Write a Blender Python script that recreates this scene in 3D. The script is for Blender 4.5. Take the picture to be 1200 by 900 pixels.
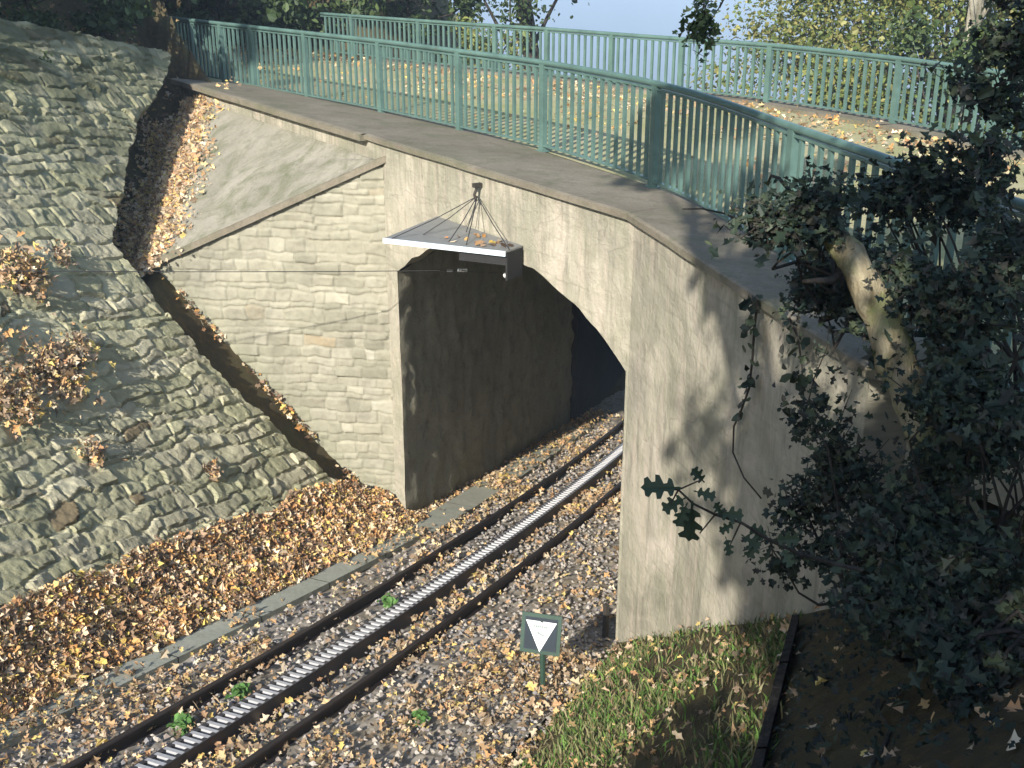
import bpy, bmesh, math, random
import numpy as np
from mathutils import Vector
random.seed(7); RS = np.random.RandomState(11)
PI = math.pi; R_ = math.radians
for o in list(bpy.data.objects): bpy.data.objects.remove(o)
scene = bpy.context.scene
COL = scene.collection

# ------------------------------------------------------------------ camera, light, exposure
cam = bpy.data.cameras.new('camera'); camo = bpy.data.objects.new('camera', cam); COL.objects.link(camo)
cam.sensor_width = 36; cam.lens = 36 * 1350 / 1200
cam.clip_start = 0.05; cam.clip_end = 20000
camo.location = (0, 0, 0); camo.rotation_euler = (R_(90 - 20.8), 0, 0)
scene.camera = camo
SUN_AZ = 203.5; SUN_EL = 30.0            # clockwise from +Y
world = bpy.data.worlds.new('World'); scene.world = world; world.use_nodes = True
wn = world.node_tree; wn.nodes.clear()
sky = wn.nodes.new('ShaderNodeTexSky'); sky.sky_type = 'NISHITA'; sky.sun_disc = False
sky.sun_elevation = R_(SUN_EL); sky.sun_rotation = R_(SUN_AZ); sky.air_density = 1.1; sky.dust_density = 1.0; sky.ozone_density = 1.5
bg = wn.nodes.new('ShaderNodeBackground'); bg.inputs[1].default_value = 0.15
wo = wn.nodes.new('ShaderNodeOutputWorld')
wn.links.new(sky.outputs[0], bg.inputs[0]); wn.links.new(bg.outputs[0], wo.inputs[0])
sl = bpy.data.lights.new('sun', 'SUN'); sl.energy = 5.0; sl.angle = R_(0.55); sl.color = (1.0, 0.94, 0.85)
so = bpy.data.objects.new('sun', sl); COL.objects.link(so)
sv = Vector((math.sin(R_(SUN_AZ)) * math.cos(R_(SUN_EL)), math.cos(R_(SUN_AZ)) * math.cos(R_(SUN_EL)), math.sin(R_(SUN_EL))))
so.rotation_euler = (-sv).to_track_quat('-Z', 'Y').to_euler()
so.location = (-20, -35, 25)
vs = scene.view_settings; vs.view_transform = 'Standard'; vs.look = 'None'; vs.gamma = 1; vs.use_curve_mapping = False
vs.exposure = 0.9

# ------------------------------------------------------------------ frames of reference
D = np.array([0.3756, 0.9268]); N = np.array([0.9268, -0.3756])       # along the track (down-hill), to its right
M0 = np.array([-1.43, 13.96]); MD = np.array([0.572, -0.820]); MN = np.array([0.820, 0.572])   # bridge face: origin, along, into the bridge
def ab(x, y): return x * D[0] + y * D[1], x * N[0] + y * N[1]
def xy(a, b): return a * D[0] + b * N[0], a * D[1] + b * N[1]
def zt(a): return -4.8065 - 0.2 * np.clip(a, -15, 60)
def bc(a): return -5.0 - 0.0045 * (np.clip(a, -10, 40) - 12) ** 2
def offc(a): return np.interp(a, [2, 6, 7.4, 9.3, 12.7, 16, 19], [-1.42, -1.42, -1.37, -1.29, -1.16, -1.2, -1.2])
def mp(s, o): return M0 + MD * s + MN * o
def sm(e0, e1, x):
    t = np.clip((np.asarray(x, float) - e0) / (e1 - e0), 0, 1); return t * t * (3 - 2 * t)

_lat = np.random.RandomState(5).rand(256, 256)
def vnoise(x, y):
    x = np.asarray(x, float); y = np.asarray(y, float)
    xi = np.floor(x).astype(int); yi = np.floor(y).astype(int); fx = x - xi; fy = y - yi
    fx = fx * fx * (3 - 2 * fx); fy = fy * fy * (3 - 2 * fy)
    g = lambda i, j: _lat[i % 256, j % 256]
    return (g(xi, yi) * (1 - fx) + g(xi + 1, yi) * fx) * (1 - fy) + (g(xi, yi + 1) * (1 - fx) + g(xi + 1, yi + 1) * fx) * fy
def fbm(x, y, n=4):
    s = 0; a = 0.5
    for k in range(n):
        s = s + a * vnoise(x * 2 ** k + 17 * k, y * 2 ** k + 31 * k); a *= 0.5
    return s / (1 - 0.5 ** n)

# ------------------------------------------------------------------ object helpers
def tag(o, label=None, cat=None, group=None, kind=None):
    if label: o['label'] = label
    if cat: o['category'] = cat
    if group: o['group'] = group
    if kind: o['kind'] = kind
    return o
def empty(name, loc, label, cat, group=None, kind=None):
    o = bpy.data.objects.new(name, None); COL.objects.link(o); o.location = loc; o.empty_display_size = .2
    return tag(o, label, cat, group, kind)
class MB:
    """collects vertices and faces (world coordinates) for one mesh object"""
    def __init__(s): s.v = []; s.f = []; s.c = []; s.n = 0; s.uv = None
    def add(s, v, f, c=None):
        v = np.asarray(v, float).reshape(-1, 3); s.v.append(v)
        for q in f: s.f.append(tuple(int(i) + s.n for i in q))
        if c is not None: s.c += [c] * len(f) if np.ndim(c) == 1 else list(c)
        s.n += len(v); return s
    def grid(s, P, mask=None, c=None):
        P = np.asarray(P, float); n, m = P.shape[:2]
        i = np.arange(n * m).reshape(n, m)
        F = np.stack([i[:-1, :-1], i[1:, :-1], i[1:, 1:], i[:-1, 1:]], -1).reshape(-1, 4)
        if mask is not None: F = F[mask.reshape(-1)]
        if c is not None:
            c = c.reshape(-1, c.shape[-1])
            if mask is not None: c = c[mask.reshape(-1)]
        return s.add(P.reshape(-1, 3), F, c)
    def box(s, c, h, ux=(1, 0, 0), uy=(0, 1, 0), uz=(0, 0, 1)):
        c = np.array(c, float); ux, uy, uz = (np.array(u, float) * k for u, k in zip((ux, uy, uz), h))
        v = [c + i * ux + j * uy + k * uz for k in (-1, 1) for j in (-1, 1) for i in (-1, 1)]
        return s.add(v, [(0, 2, 3, 1), (4, 5, 7, 6), (0, 1, 5, 4), (2, 6, 7, 3), (0, 4, 6, 2), (1, 3, 7, 5)])
    def prism(s, poly, z0, z1):
        n = len(poly); z0 = [z0] * n if np.ndim(z0) == 0 else z0; z1 = [z1] * n if np.ndim(z1) == 0 else z1
        v = [(p[0], p[1], z) for p, z in zip(poly, z0)] + [(p[0], p[1], z) for p, z in zip(poly, z1)]
        return s.add(v, [tuple(range(n - 1, -1, -1)), tuple(range(n, 2 * n))] + [(i, (i + 1) % n, n + (i + 1) % n, n + i) for i in range(n)])
    def tube(s, pts, r, k=6, caps=True):
        pts = np.asarray(pts, float); n = len(pts); r = np.ones(n) * r if np.ndim(r) == 0 else np.asarray(r, float)
        T = np.gradient(pts, axis=0); T /= np.linalg.norm(T, axis=1)[:, None] + 1e-9
        up = np.array([0, 0, 1.]) if abs(T[0][2]) < .9 else np.array([1., 0, 0])
        V = []
        for i in range(n):
            x = np.cross(up, T[i]); x /= np.linalg.norm(x) + 1e-9; y = np.cross(T[i], x); up = y if abs(T[0][2]) >= .9 else up
            if abs(T[0][2]) >= .9: up = np.cross(T[i], x); up = np.cross(x, T[i]) * -1
            for j in range(k):
                t = 2 * PI * j / k; V.append(pts[i] + r[i] * (math.cos(t) * x + math.sin(t) * y))
        F = [(i * k + j, i * k + (j + 1) % k, (i + 1) * k + (j + 1) % k, (i + 1) * k + j) for i in range(n - 1) for j in range(k)]
        if caps: F += [tuple(range(k - 1, -1, -1)), tuple((n - 1) * k + j for j in range(k))]
        return s.add(V, F)
    def build(s, name, m, parent=None, smooth=False, origin=None):
        V = np.concatenate(s.v) if s.v else np.zeros((0, 3))
        loc = np.zeros(3)
        if parent is None and len(V):
            loc = np.array(origin, float) if origin is not None else np.array([(V[:, 0].min() + V[:, 0].max()) / 2, (V[:, 1].min() + V[:, 1].max()) / 2, V[:, 2].min()])
        pl = np.array(parent.matrix_world.translation if parent.parent is None else parent.matrix_world.translation) if parent is not None else loc
        if parent is not None: pl = np.array(wloc(parent))
        V = V - pl
        me = bpy.data.meshes.new(name); me.vertices.add(len(V)); me.vertices.foreach_set('co', V.ravel())
        L = np.fromiter((len(f) for f in s.f), int, len(s.f)); I = np.fromiter((i for f in s.f for i in f), int)
        me.loops.add(len(I)); me.loops.foreach_set('vertex_index', I)
        me.polygons.add(len(L)); me.polygons.foreach_set('loop_start', np.concatenate([[0], np.cumsum(L)[:-1]]) if len(L) else [])
        try: me.polygons.foreach_set('loop_total', L)
        except Exception: pass
        if s.c and len(s.c) == len(L):
            at = me.attributes.new('Tint', 'FLOAT_COLOR', 'FACE')
            C = np.ones((len(L), 4)); C[:, :3] = np.array(s.c)[:, :3]; at.data.foreach_set('color', C.ravel())
        if s.uv is not None:
            u = me.uv_layers.new(name='UVMap'); u.data.foreach_set('uv', np.asarray(s.uv(V + pl))[I].ravel())
        me.update(calc_edges=True); me.validate()
        me.polygons.foreach_set('use_smooth', [smooth] * len(me.polygons))
        if m: me.materials.append(m)
        o = bpy.data.objects.new(name, me); COL.objects.link(o)
        if parent is not None: o.parent = parent
        else: o.location = loc
        return o
def wloc(o):
    v = Vector((0, 0, 0))
    while o is not None: v = v + o.location; o = o.parent
    return v
def copy_tree(o, parent=None):
    c = o.copy(); COL.objects.link(c)
    if parent is not None: c.parent = parent
    for ch in list(o.children): copy_tree(ch, c)
    return c

# ------------------------------------------------------------------ materials
class NT:
    def __init__(s, name, rough=.85, spec=.3):
        s.m = bpy.data.materials.new(name); s.m.use_nodes = True; s.t = s.m.node_tree
        s.b = s.t.nodes['Principled BSDF']; s.b.inputs['Roughness'].default_value = rough
        s.b.inputs['Specular IOR Level'].default_value = spec; s._c = None
    def n(s, typ, **k):
        x = s.t.nodes.new('ShaderNode' + typ)
        for a, b in k.items():
            if isinstance(a, str) and hasattr(x, a): setattr(x, a, b)
        return x
    def l(s, a, b): s.t.links.new(a, b)
    def coord(s, kind='Object', scale=(1, 1, 1)):
        c = s.n('TexCoord'); mpn = s.n('Mapping'); mpn.inputs['Scale'].default_value = scale
        s.l(c.outputs[kind], mpn.inputs[0]); return mpn.outputs[0]
    def noise(s, vec, scale, detail=5, rough=.6, dist=0):
        x = s.n('TexNoise'); x.inputs['Scale'].default_value = scale; x.inputs['Detail'].default_value = detail
        x.inputs['Roughness'].default_value = rough; x.inputs['Distortion'].default_value = dist; s.l(vec, x.inputs[0]); return x.outputs[0]
    def ramp(s, f, stops):
        x = s.n('ValToRGB'); e = x.color_ramp.elements
        for i, (p, c) in enumerate(stops):
            if i >= 2: e.new(p)
        for i, (p, c) in enumerate(sorted(stops, key=lambda q: q[0])):
            e[i].position = p; e[i].color = (*c, 1) if len(c) == 3 else c
        s.l(f, x.inputs[0]); return x.outputs[0]
    def mix(s, f, a, b, mode='MIX'):
        x = s.n('Mix'); x.data_type = 'RGBA'; x.blend_type = mode
        for v, i in ((f, 0), (a, 6), (b, 7)):
            if isinstance(v, (int, float)): x.inputs[i].default_value = v
            elif isinstance(v, tuple): x.inputs[i].default_value = (*v, 1)
            else: s.l(v, x.inputs[i])
        return x.outputs[2]
    def attr(s, name='Tint'):
        x = s.n('Attribute'); x.attribute_name = name; return x.outputs['Color']
    def base(s, c):
        if isinstance(c, tuple): s.b.inputs['Base Color'].default_value = (*c, 1)
        else: s.l(c, s.b.inputs['Base Color'])
    def bump(s, h, strength=.5, dist=.02):
        x = s.n('Bump'); x.inputs['Strength'].default_value = strength; x.inputs['Distance'].default_value = dist
        if s._c: s.l(s._c, x.inputs['Normal'])
        s.l(h, x.inputs['Height']); s._c = x.outputs[0]; s.l(s._c, s.b.inputs['Normal'])
def flat(name, c, rough=.7, spec=.3, metal=0, var=.25, scale=8):
    k = NT(name, rough, spec); v = k.coord()
    f = k.noise(v, scale)
    k.base(k.mix(f, tuple(x * (1 - var) for x in c), tuple(min(1, x * (1 + var)) for x in c)))
    k.b.inputs['Metallic'].default_value = metal; k.bump(k.noise(v, scale * 6), .15, .004); return k.m
def tinted(name, rough=.8, spec=.25, transl=0, bump=None, bs=.5, bd=.012):
    k = NT(name, rough, spec); c = k.attr()
    if bump:
        v = k.coord(); f = k.noise(v, bump); c = k.mix(f, k.mix(1.0, c, (.62, .62, .62), 'MULTIPLY'), c); k.bump(k.noise(v, bump * 1.6, 8, .75), bs, bd)
    k.base(c)
    if transl:
        tr = k.n('BsdfTranslucent'); k.l(c, tr.inputs[0]); mx = k.n('MixShader'); mx.inputs[0].default_value = transl
        out = k.t.nodes['Material Output']; k.l(k.b.outputs[0], mx.inputs[1]); k.l(tr.outputs[0], mx.inputs[2]); k.l(mx.outputs[0], out.inputs[0])
    return k.m

def mat_plaster():                       # bridge face: weathered cream render over coursed stone
    k = NT('weathered_render', .92, .15); u = k.coord('UV'); v = k.coord('UV', (1, .4, 1))
    n1 = k.noise(u, .75, 7, .68, .8); n2 = k.noise(v, 2.6, 7, .72, .5); n3 = k.noise(u, 11, 6, .75)
    c = k.ramp(n1, [(.32, (.23, .22, .165)), (.45, (.33, .31, .24)), (.55, (.43, .395, .31)), (.68, (.56, .50, .41))])
    c = k.mix(k.ramp(n2, [(.46, (0, 0, 0)), (.70, (.85,) * 3)]), c, (.27, .27, .19))
    c = k.mix(k.ramp(k.noise(k.coord('UV', (4.5, .5, 1)), 1.3, 6, .65, .3), [(.52, (0, 0, 0)), (.74, (.7,) * 3)]), c, (.55, .45, .37))
    c = k.mix(k.ramp(k.noise(k.coord('UV', (3.0, .35, 1)), 1.9, 6, .7, .4), [(.53, (0, 0, 0)), (.72, (.85,) * 3)]), c, (.185, .175, .135))
    c = k.mix(k.ramp(k.noise(u, .55, 5, .6, 1.0), [(.52, (0, 0, 0)), (.72, (.6,) * 3)]), c, (.24, .225, .19))
    c = k.mix(k.ramp(n3, [(.56, (0, 0, 0)), (.76, (.6,) * 3)]), c, (.20, .19, .14))
    br = k.n('TexBrick'); br.inputs['Scale'].default_value = 1; br.inputs['Brick Width'].default_value = .37; br.inputs['Row Height'].default_value = .17
    br.inputs['Mortar Size'].default_value = .016; br.inputs['Mortar Smooth'].default_value = .9
    nz = k.n('TexNoise'); nz.inputs['Scale'].default_value = 2.2; nz.inputs['Detail'].default_value = 3; k.l(u, nz.inputs[0])
    wv = k.mix(.16, u, nz.outputs[1]); k.l(wv, br.inputs[0])
    vis = k.ramp(k.noise(u, .9, 4, .6), [(.44, (0, 0, 0)), (.6, (1,) * 3)])       # joints show only where the render has worn away
    jt = k.mix(1, br.outputs[1], vis, 'MULTIPLY')
    c = k.mix(k.mix(.5, (0, 0, 0), jt), c, (.25, .24, .18))
    sx_ = k.n('SeparateXYZ'); k.l(u, sx_.inputs[0]); mr = k.n('MapRange'); mr.inputs[1].default_value = -3.1; mr.inputs[2].default_value = -2.3; k.l(sx_.outputs[1], mr.inputs[0])
    dr = k.mix(1, k.ramp(k.noise(k.coord('UV', (7, .25, 1)), 1.5, 5, .7, .2), [(.47, (0, 0, 0)), (.66, (1,) * 3)]), mr.outputs[0], 'MULTIPLY')
    c = k.mix(k.mix(.5, (0, 0, 0), dr), c, (.15, .14, .11))                      # drip stains that start under the coping
    cr_ = k.n('TexVoronoi'); cr_.feature = 'DISTANCE_TO_EDGE'; cr_.inputs['Scale'].default_value = .7; k.l(k.mix(.30, u, nz.outputs[1]), cr_.inputs[0])
    ck = k.ramp(cr_.outputs[0], [(.0, (1,) * 3), (.004, (0, 0, 0))]); c = k.mix(k.mix(.35, (0, 0, 0), ck), c, (.14, .13, .10)); k.base(c)
    k.bump(ck, -.4, .01)
    k.bump(jt, -.25, .012); k.bump(k.noise(u, 5, 9, .75), .8, .05); k.bump(n3, .45, .014); return k.m
def mat_concrete(name, a, b, dark=(.12, .12, .09), bump=.4, moss=None):
    k = NT(name, .92, .15); v = k.coord()
    n1 = k.noise(v, 1.1, 7, .65, .4); n2 = k.noise(v, 26, 4, .7)
    c = k.ramp(n1, [(.3, a), (.7, b)]); c = k.mix(k.ramp(k.noise(v, 4.5, 6, .7), [(.52, (0, 0, 0)), (.75, (.7,) * 3)]), c, dark)
    if moss: c = k.mix(k.ramp(k.noise(v, 1.3, 7, .7, .8), [(.47, (0, 0, 0)), (.66, (.8,) * 3)]), c, moss)
    c = k.mix(.35, c, k.mix(1, c, k.ramp(n2, [(.3, (.55,) * 3), (.7, (1.25,) * 3)]), 'MULTIPLY'))
    k.base(c); k.bump(n2, bump, .008); k.bump(k.noise(v, 6, 6), .4, .02); return k.m
def mat_ground():
    k = NT('woodland_soil', .95, .1); v = k.coord()
    c = k.ramp(k.noise(v, .8, 8, .7), [(.3, (.05, .04, .026)), (.5, (.085, .07, .04)), (.7, (.10, .10, .045))])
    c = k.mix(k.ramp(k.noise(v, 9, 6, .7), [(.5, (0, 0, 0)), (.7, (.8,) * 3)]), c, (.16, .11, .05))
    k.base(c); k.bump(k.noise(v, 12, 8, .75), .9, .05); return k.m
def mat_ballast():
    k = NT('track_ballast', .95, .15); v = k.coord()
    vo = k.n('TexVoronoi'); vo.inputs['Scale'].default_value = 26; k.l(v, vo.inputs[0])
    c = k.mix(.75, k.ramp(k.noise(v, 1.3, 6, .7), [(.3, (.19, .165, .125)), (.7, (.28, .25, .20))]), k.ramp(vo.outputs[1], [(.1, (.13, .115, .10)), (.5, (.25, .225, .19)), (.9, (.37, .335, .29))]))
    c = k.mix(k.ramp(k.noise(v, .9, 5, .7), [(.5, (0, 0, 0)), (.7, (.6,) * 3)]), c, (.20, .155, .08))
    k.base(c); k.bump(vo.outputs[0], -1, .03); return k.m
def mat_road():
    k = NT('gravel_road', .95, .1); v = k.coord()
    c = k.ramp(k.noise(v, .55, 7, .7, .5), [(.32, (.25, .26, .11)), (.5, (.33, .31, .17)), (.66, (.38, .34, .22))])
    c = k.mix(k.ramp(k.noise(v, 20, 4, .7), [(.48, (0, 0, 0)), (.75, (.6,) * 3)]), c, (.13, .12, .06))
    k.base(c); k.bump(k.noise(v, 30, 5), .5, .02); return k.m
def mat_bark(name, a, b, moss=None):
    k = NT(name, .95, .1); v = k.coord('Object', (1, 1, .25)); n1 = k.noise(v, 14, 7, .7, .5)
    c = k.ramp(n1, [(.35, a), (.65, b)])
    if moss: c = k.mix(k.ramp(k.noise(k.coord(), 3.2, 5, .65), [(.42, (0, 0, 0)), (.58, (.9,) * 3)]), c, moss)
    k.base(c); k.bump(n1, 1.0, .06); return k.m
def mat_paint(name, c, rough=.42):
    k = NT(name, rough, .45); v = k.coord(); n1 = k.noise(v, 2.2, 6, .7)
    q = k.ramp(n1, [(.3, tuple(x * .72 for x in c)), (.7, tuple(min(1, x * 1.25) for x in c))])
    q = k.mix(k.ramp(k.noise(v, 9, 6, .75), [(.62, (0, 0, 0)), (.72, (.7,) * 3)]), q, (.12, .09, .05)); k.base(q)
    k.bump(k.noise(v, 40), .1, .003); return k.m
MT = dict(
    plaster=mat_plaster(), coping=mat_concrete('coping_concrete', (.15, .13, .098), (.235, .208, .158), (.095, .088, .065), .8, moss=(.12, .125, .075)),
    apron=mat_concrete('apron_concrete', (.21, .20, .155), (.31, .29, .235), (.15, .14, .105), moss=(.085, .10, .045)),
    slab=mat_concrete('slab_concrete', (.26, .27, .22), (.33, .335, .28), (.22, .22, .17), .25),
    tunnel=mat_concrete('tunnel_lining_stone', (.30, .285, .215), (.44, .415, .315), (.15, .145, .11), .9),
    tunnel_dark=mat_concrete('dark_tunnel_brick', (.045, .042, .045), (.07, .065, .07), (.03, .03, .03), .6),
    stone=tinted('dressed_stone', .92, .15, bump=11), rubble=tinted('rough_stone_pitching', .95, .1, bump=13, bs=.9, bd=.03),
    ground=mat_ground(), ballast=mat_ballast(), road=mat_road(),
    leaf=tinted('fallen_leaf', .75, .25, .12), pebble=tinted('ballast_stone', .95, .15),
    grass=tinted('grass_blade', .7, .25, .2), foliage=tinted('tree_foliage', .55, .35, .25), gloss=tinted('ivy_foliage', .55, .25, .08),
    rail=flat('rusty_rail_steel', (.045, .035, .032), .55, .4, .5), railtop=flat('polished_steel', (.45, .45, .48), .3, .5, .9, .1),
    rung=flat('worn_rack_steel', (.52, .52, .53), .42, .5, .35, .15, 30), side=flat('oily_rack_steel', (.06, .055, .06), .5, .45, .4),
    sleeper=flat('old_sleeper', (.09, .085, .075), .9), teal=mat_paint('teal_paint', (.085, .148, .128)), green=mat_paint('dark_green_paint', (.032, .065, .048)),
    zinc=flat('zinc_sheet', (.22, .225, .22), .5, .4, .3), sheet=flat('pale_blue_sheet', (.60, .68, .74), .5, .4, 0, .15), white=flat('white_enamel', (.82, .84, .85), .4, .4, 0, .06), black=flat('black_board', (.022, .022, .022), .8),
    cable=flat('dark_wire', (.03, .03, .03), .6), navy=flat('dark_enamel', (.022, .032, .042), .35, .4), grey=flat('grey_print', (.20, .24, .23), .6),
    insul=flat('glazed_porcelain', (.75, .75, .72), .3, .5, 0, .05), iron=flat('dark_iron', (.04, .035, .03), .7),
    bark=mat_bark('grey_bark', (.05, .045, .035), (.13, .115, .09)), barkdark=mat_bark('dark_bark', (.03, .026, .022), (.075, .065, .055)),
    mossy=mat_bark('mossy_bark', (.20, .165, .10), (.42, .37, .25), (.20, .23, .09)), pale=mat_bark('pale_bark', (.25, .23, .17), (.42, .39, .30)),
)
def mat_valley():
    k = NT('valley_meadow', .95, .1); v = k.coord()
    k.base(k.ramp(k.noise(v, .004, 8, .65), [(.35, (.035, .055, .025)), (.55, (.08, .10, .05)), (.7, (.14, .14, .08))])); return k.m

# ------------------------------------------------------------------ terrain
_AF, _AB = np.array([-3.30, .40]), np.array([-3.86, 5.54])
def apron_ab(x, y):
    dx, dy = x + 1.60, y - 14.20; det = _AF[0] * _AB[1] - _AF[1] * _AB[0]
    return (dx * _AB[1] - dy * _AB[0]) / det, (_AF[0] * dy - _AF[1] * dx) / det
def apron_z(x, y):
    """plane of the concrete apron between wing wall and bridge face"""
    al, be = apron_ab(x, y); return -2.46 - 1.5 * al + .10 * be
def ground_z(x, y, raw=False):
    a, b = ab(x, y); o = (x - M0[0]) * MN[0] + (y - M0[1]) * MN[1]; s = (x - M0[0]) * MD[0] + (y - M0[1]) * MD[1]
    t = zt(a) - .06
    left = t + 1.155 * np.maximum(0, -6.91 - b); right = t + .92 * np.maximum(0, b + 2.9)
    z = np.maximum(left, right)
    capl = -.9 + .30 * (-b - 12.1); capl = np.where(b < -11.9, np.minimum(capl, 35), 99)
    z = np.minimum(z, capl)
    capr = np.where(b > -4, -2.36, 99); z = np.minimum(z, capr)
    # gully for the apron
    ap = apron_z(x, y) - .12
    region = (o < .35) & (s < .2) & (o > -3.2)
    al_, be_ = apron_ab(x, y); tt = al_ + be_
    ap2 = ap + np.maximum(0, tt - 1.12) * 5.2
    region = (o < .35) & (o > -5.6) & (tt > 0) & (al_ > -.15) & (be_ > -.12) & (tt < 2.2)
    z = np.where(region, np.minimum(z, ap2), z)
    # road bench beyond the left abutment
    rel = (x + 5.0) * .79 + (y - 24.6) * .61; al = -(x + 5.0) * .61 + (y - 24.6) * .79
    k = (1 - sm(3.0, 5.0, np.abs(rel))) * sm(-4.5, -3.2, al) * sm(.2, .8, o)
    z = z * (1 - k) + np.minimum(z, -2.36) * k
    # the hill drops to the valley beyond the bridge
    msk = np.maximum(sm(-7, 0, x - .03 * y), sm(42, 62, y))
    fall = np.where(o > 9.2, -2.45 - .55 * (o - 9.2), 99)
    z2 = np.minimum(z, fall); z = z * (1 - msk) + z2 * msk
    far = np.hypot(x, y); fl = -165 + 22 * fbm(x * .0011 + 3, y * .0011, 3) * sm(500, 2500, far)
    z = np.maximum(z, fl)
    if not raw: z = z + (.10 * (fbm(x * 1.1, y * 1.1) - .5) + .05 * (fbm(x * 5, y * 5, 3) - .5)) * sm(0, .5, np.minimum(np.abs(b + 6.9), np.abs(b + 2.9)) + .15)
    return z
def axis(lo, hi, step, far, g=1.22):
    c = list(np.arange(lo, hi + 1e-6, step)); d = step; x = hi
    while x < far: d *= g; x += d; c.append(x)
    d = step; x = lo
    while x > -far: d *= g; x -= d; c.insert(0, x)
    return np.array(c)
A, B = np.meshgrid(axis(-2, 32, .16, 6000), axis(-16, 8, .14, 6000), indexing='ij')
X, Y = xy(A, B); g_ = MB().grid(np.stack([X, Y, ground_z(X, Y)], -1)[:, ::-1])
tag(g_.build('ground', MT['ground'], smooth=True, origin=(0, 0, 0)), kind='structure')

# ballast bed of the railway
aa = np.arange(1.5, 27, .05); bb = np.arange(-2.15, 2.2, .05)
A, B = np.meshgrid(aa, bb, indexing='ij'); Bw = B + bc(A)
X, Y = xy(A, Bw); hz = zt(A) + .07 * (fbm(A * 9, B * 9, 3) - .5) + .05 * (fbm(A * 1.4, B * 1.4) - .5)
hz -= .05 * np.exp(-(B / .3) ** 2)
g_ = MB().grid(np.stack([X, Y, hz], -1)[:, ::-1])
tag(g_.build('track_bed', MT['ballast'], smooth=True), kind='structure')

# ------------------------------------------------------------------ coursed stone as a height field
def stones(U, V, rowh, lmin, lmax, amp, tilt, joint, seed, jag=.5, warp=.05, rough=.01, rvar=(.7, 1.35)):
    """height and stone id for courses running along U"""
    rs = np.random.RandomState(seed)
    Uw = U + warp * (fbm(U * 1.7, V * 1.7, 3) - .5) * 3; Vw = V + warp * (fbm(U * 1.1 + 9, V * 1.1 + 4, 3) - .5) * 3 + jag * .12 * (fbm(U * 5 + 2, V * 5, 2) - .5)
    Uw = Uw + jag * .14 * (fbm(U * 5 + 40, V * 5 + 8, 2) - .5)
    edges = [Vw.min() - .5]
    while edges[-1] < Vw.max() + .5: edges.append(edges[-1] + rowh * rs.uniform(*rvar))
    edges = np.array(edges); r = np.searchsorted(edges, Vw) - 1; r = np.clip(r, 0, len(edges) - 2)
    H = np.zeros_like(U); ID = np.zeros(U.shape, int); nid = 0; E = np.zeros_like(U)
    for k in range(len(edges) - 1):
        m = r == k
        if not m.any(): continue
        c = [Uw[m].min() - rs.uniform(0, lmax)]
        while c[-1] < Uw[m].max() + .1: c.append(c[-1] + rs.uniform(lmin, lmax))
        c = np.array(c); q = np.clip(np.searchsorted(c, Uw[m]) - 1, 0, len(c) - 2)
        lu = Uw[m] - c[q]; ru = c[q + 1] - Uw[m]; lv = Vw[m] - edges[k]; rv = edges[k + 1] - Vw[m]
        ed = np.minimum(np.minimum(lu, ru), np.minimum(lv, rv))
        n_ = len(c); h = rs.rand(n_) ** 1.3 * amp; tx = rs.normal(0, tilt, n_); ty = rs.normal(0, tilt, n_)
        H[m] = (h[q] + tx[q] * (Uw[m] - (c[q] + c[q + 1]) / 2) + ty[q] * (Vw[m] - (edges[k] + edges[k + 1]) / 2)) * sm(0, joint * 1.5, ed) - joint * .9 * (1 - sm(0, joint * 1.6, ed))
        E[m] = ed; ID[m] = q + nid; nid += n_
    H = H + rough * 2 * (fbm(U * 14, V * 14, 4) - .5) + rough * 2.5 * (fbm(U * 4.3, V * 4.3, 3) - .5)
    return H, ID, E

# ---- the stone-pitched embankment on the left
def edge_a(b):                                            # its right-hand edge beside the gutter
    return np.interp(-b, [6.6, 6.9, 8.57, 9.88, 10.42, 10.92, 11.37, 11.76, 12.2], [12.1, 11.95, 11.2, 11.15, 12.05, 12.9, 13.8, 14.8, 15.6])
st = .021
v_ = np.arange(-.35, 8.4, st); u_ = np.arange(2.2, 16.4, st)
U, V = np.meshgrid(u_, v_, indexing='ij')
cs = 1 / math.sqrt(1 + 1.155 ** 2)
Bq = -6.80 - V * cs
H, ID, E = stones(U, V, .175, .16, .52, .026, .085, .020, 3, jag=1.1, warp=.11, rough=.015, rvar=(.5, 1.6))
H = H + .015 * (fbm(U * .8, V * .8, 3) - .5)
un = np.array([1.155 * N[0], 1.155 * N[1], 1]) * cs
Ue = np.minimum(U, edge_a(Bq) + .22 * (fbm(V * 4, V * 0 + 3) - .5))
X, Y = xy(Ue, Bq); Z = zt(Ue) + 1.155 * (-6.91 - Bq) + .16
P = np.stack([X, Y, Z], -1) + H[..., None] * un
# turn the free edge down into the gutter
over = (U > Ue + st * .5); drop = np.minimum((U - Ue), .70)
P[over] -= (un * drop[over][:, None])
keep = ~((U[:-1, :-1] - Ue[:-1, :-1]) > .68)
rs = np.random.RandomState(8); pal = np.array([(.48, .455, .30), (.42, .405, .26), (.52, .485, .335), (.45, .42, .29), (.385, .375, .235)])
nS = ID.max() + 1; sc = pal[rs.randint(0, 5, nS)] * rs.uniform(.8, 1.2, (nS, 1))
sc[rs.rand(nS) < .03] = (.25, .20, .12)
Cc = sc[ID]; ms = sm(.46, .70, fbm(U * .9 + 4, V * .9, 4))[..., None]; Cc = Cc * (1 - .30 * ms) + np.array([.27, .28, .17]) * .30 * ms
up_ = (sm(4.6, 7.6, V + 2.6 * (fbm(U * .8, V * .8 + 6, 4) - .5)) * (.45 + .55 * sm(.35, .6, fbm(U * 3, V * 3 + 2, 4))))[..., None] * .8; Cc = Cc * (1 - up_) + np.array([.085, .095, .055]) * up_  # dark soil tint up the bank, standing in for shade at its top
g_ = MB().grid(P[:, ::-1], keep[:, ::-1], Cc[:-1, :-1][:, ::-1])
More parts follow.
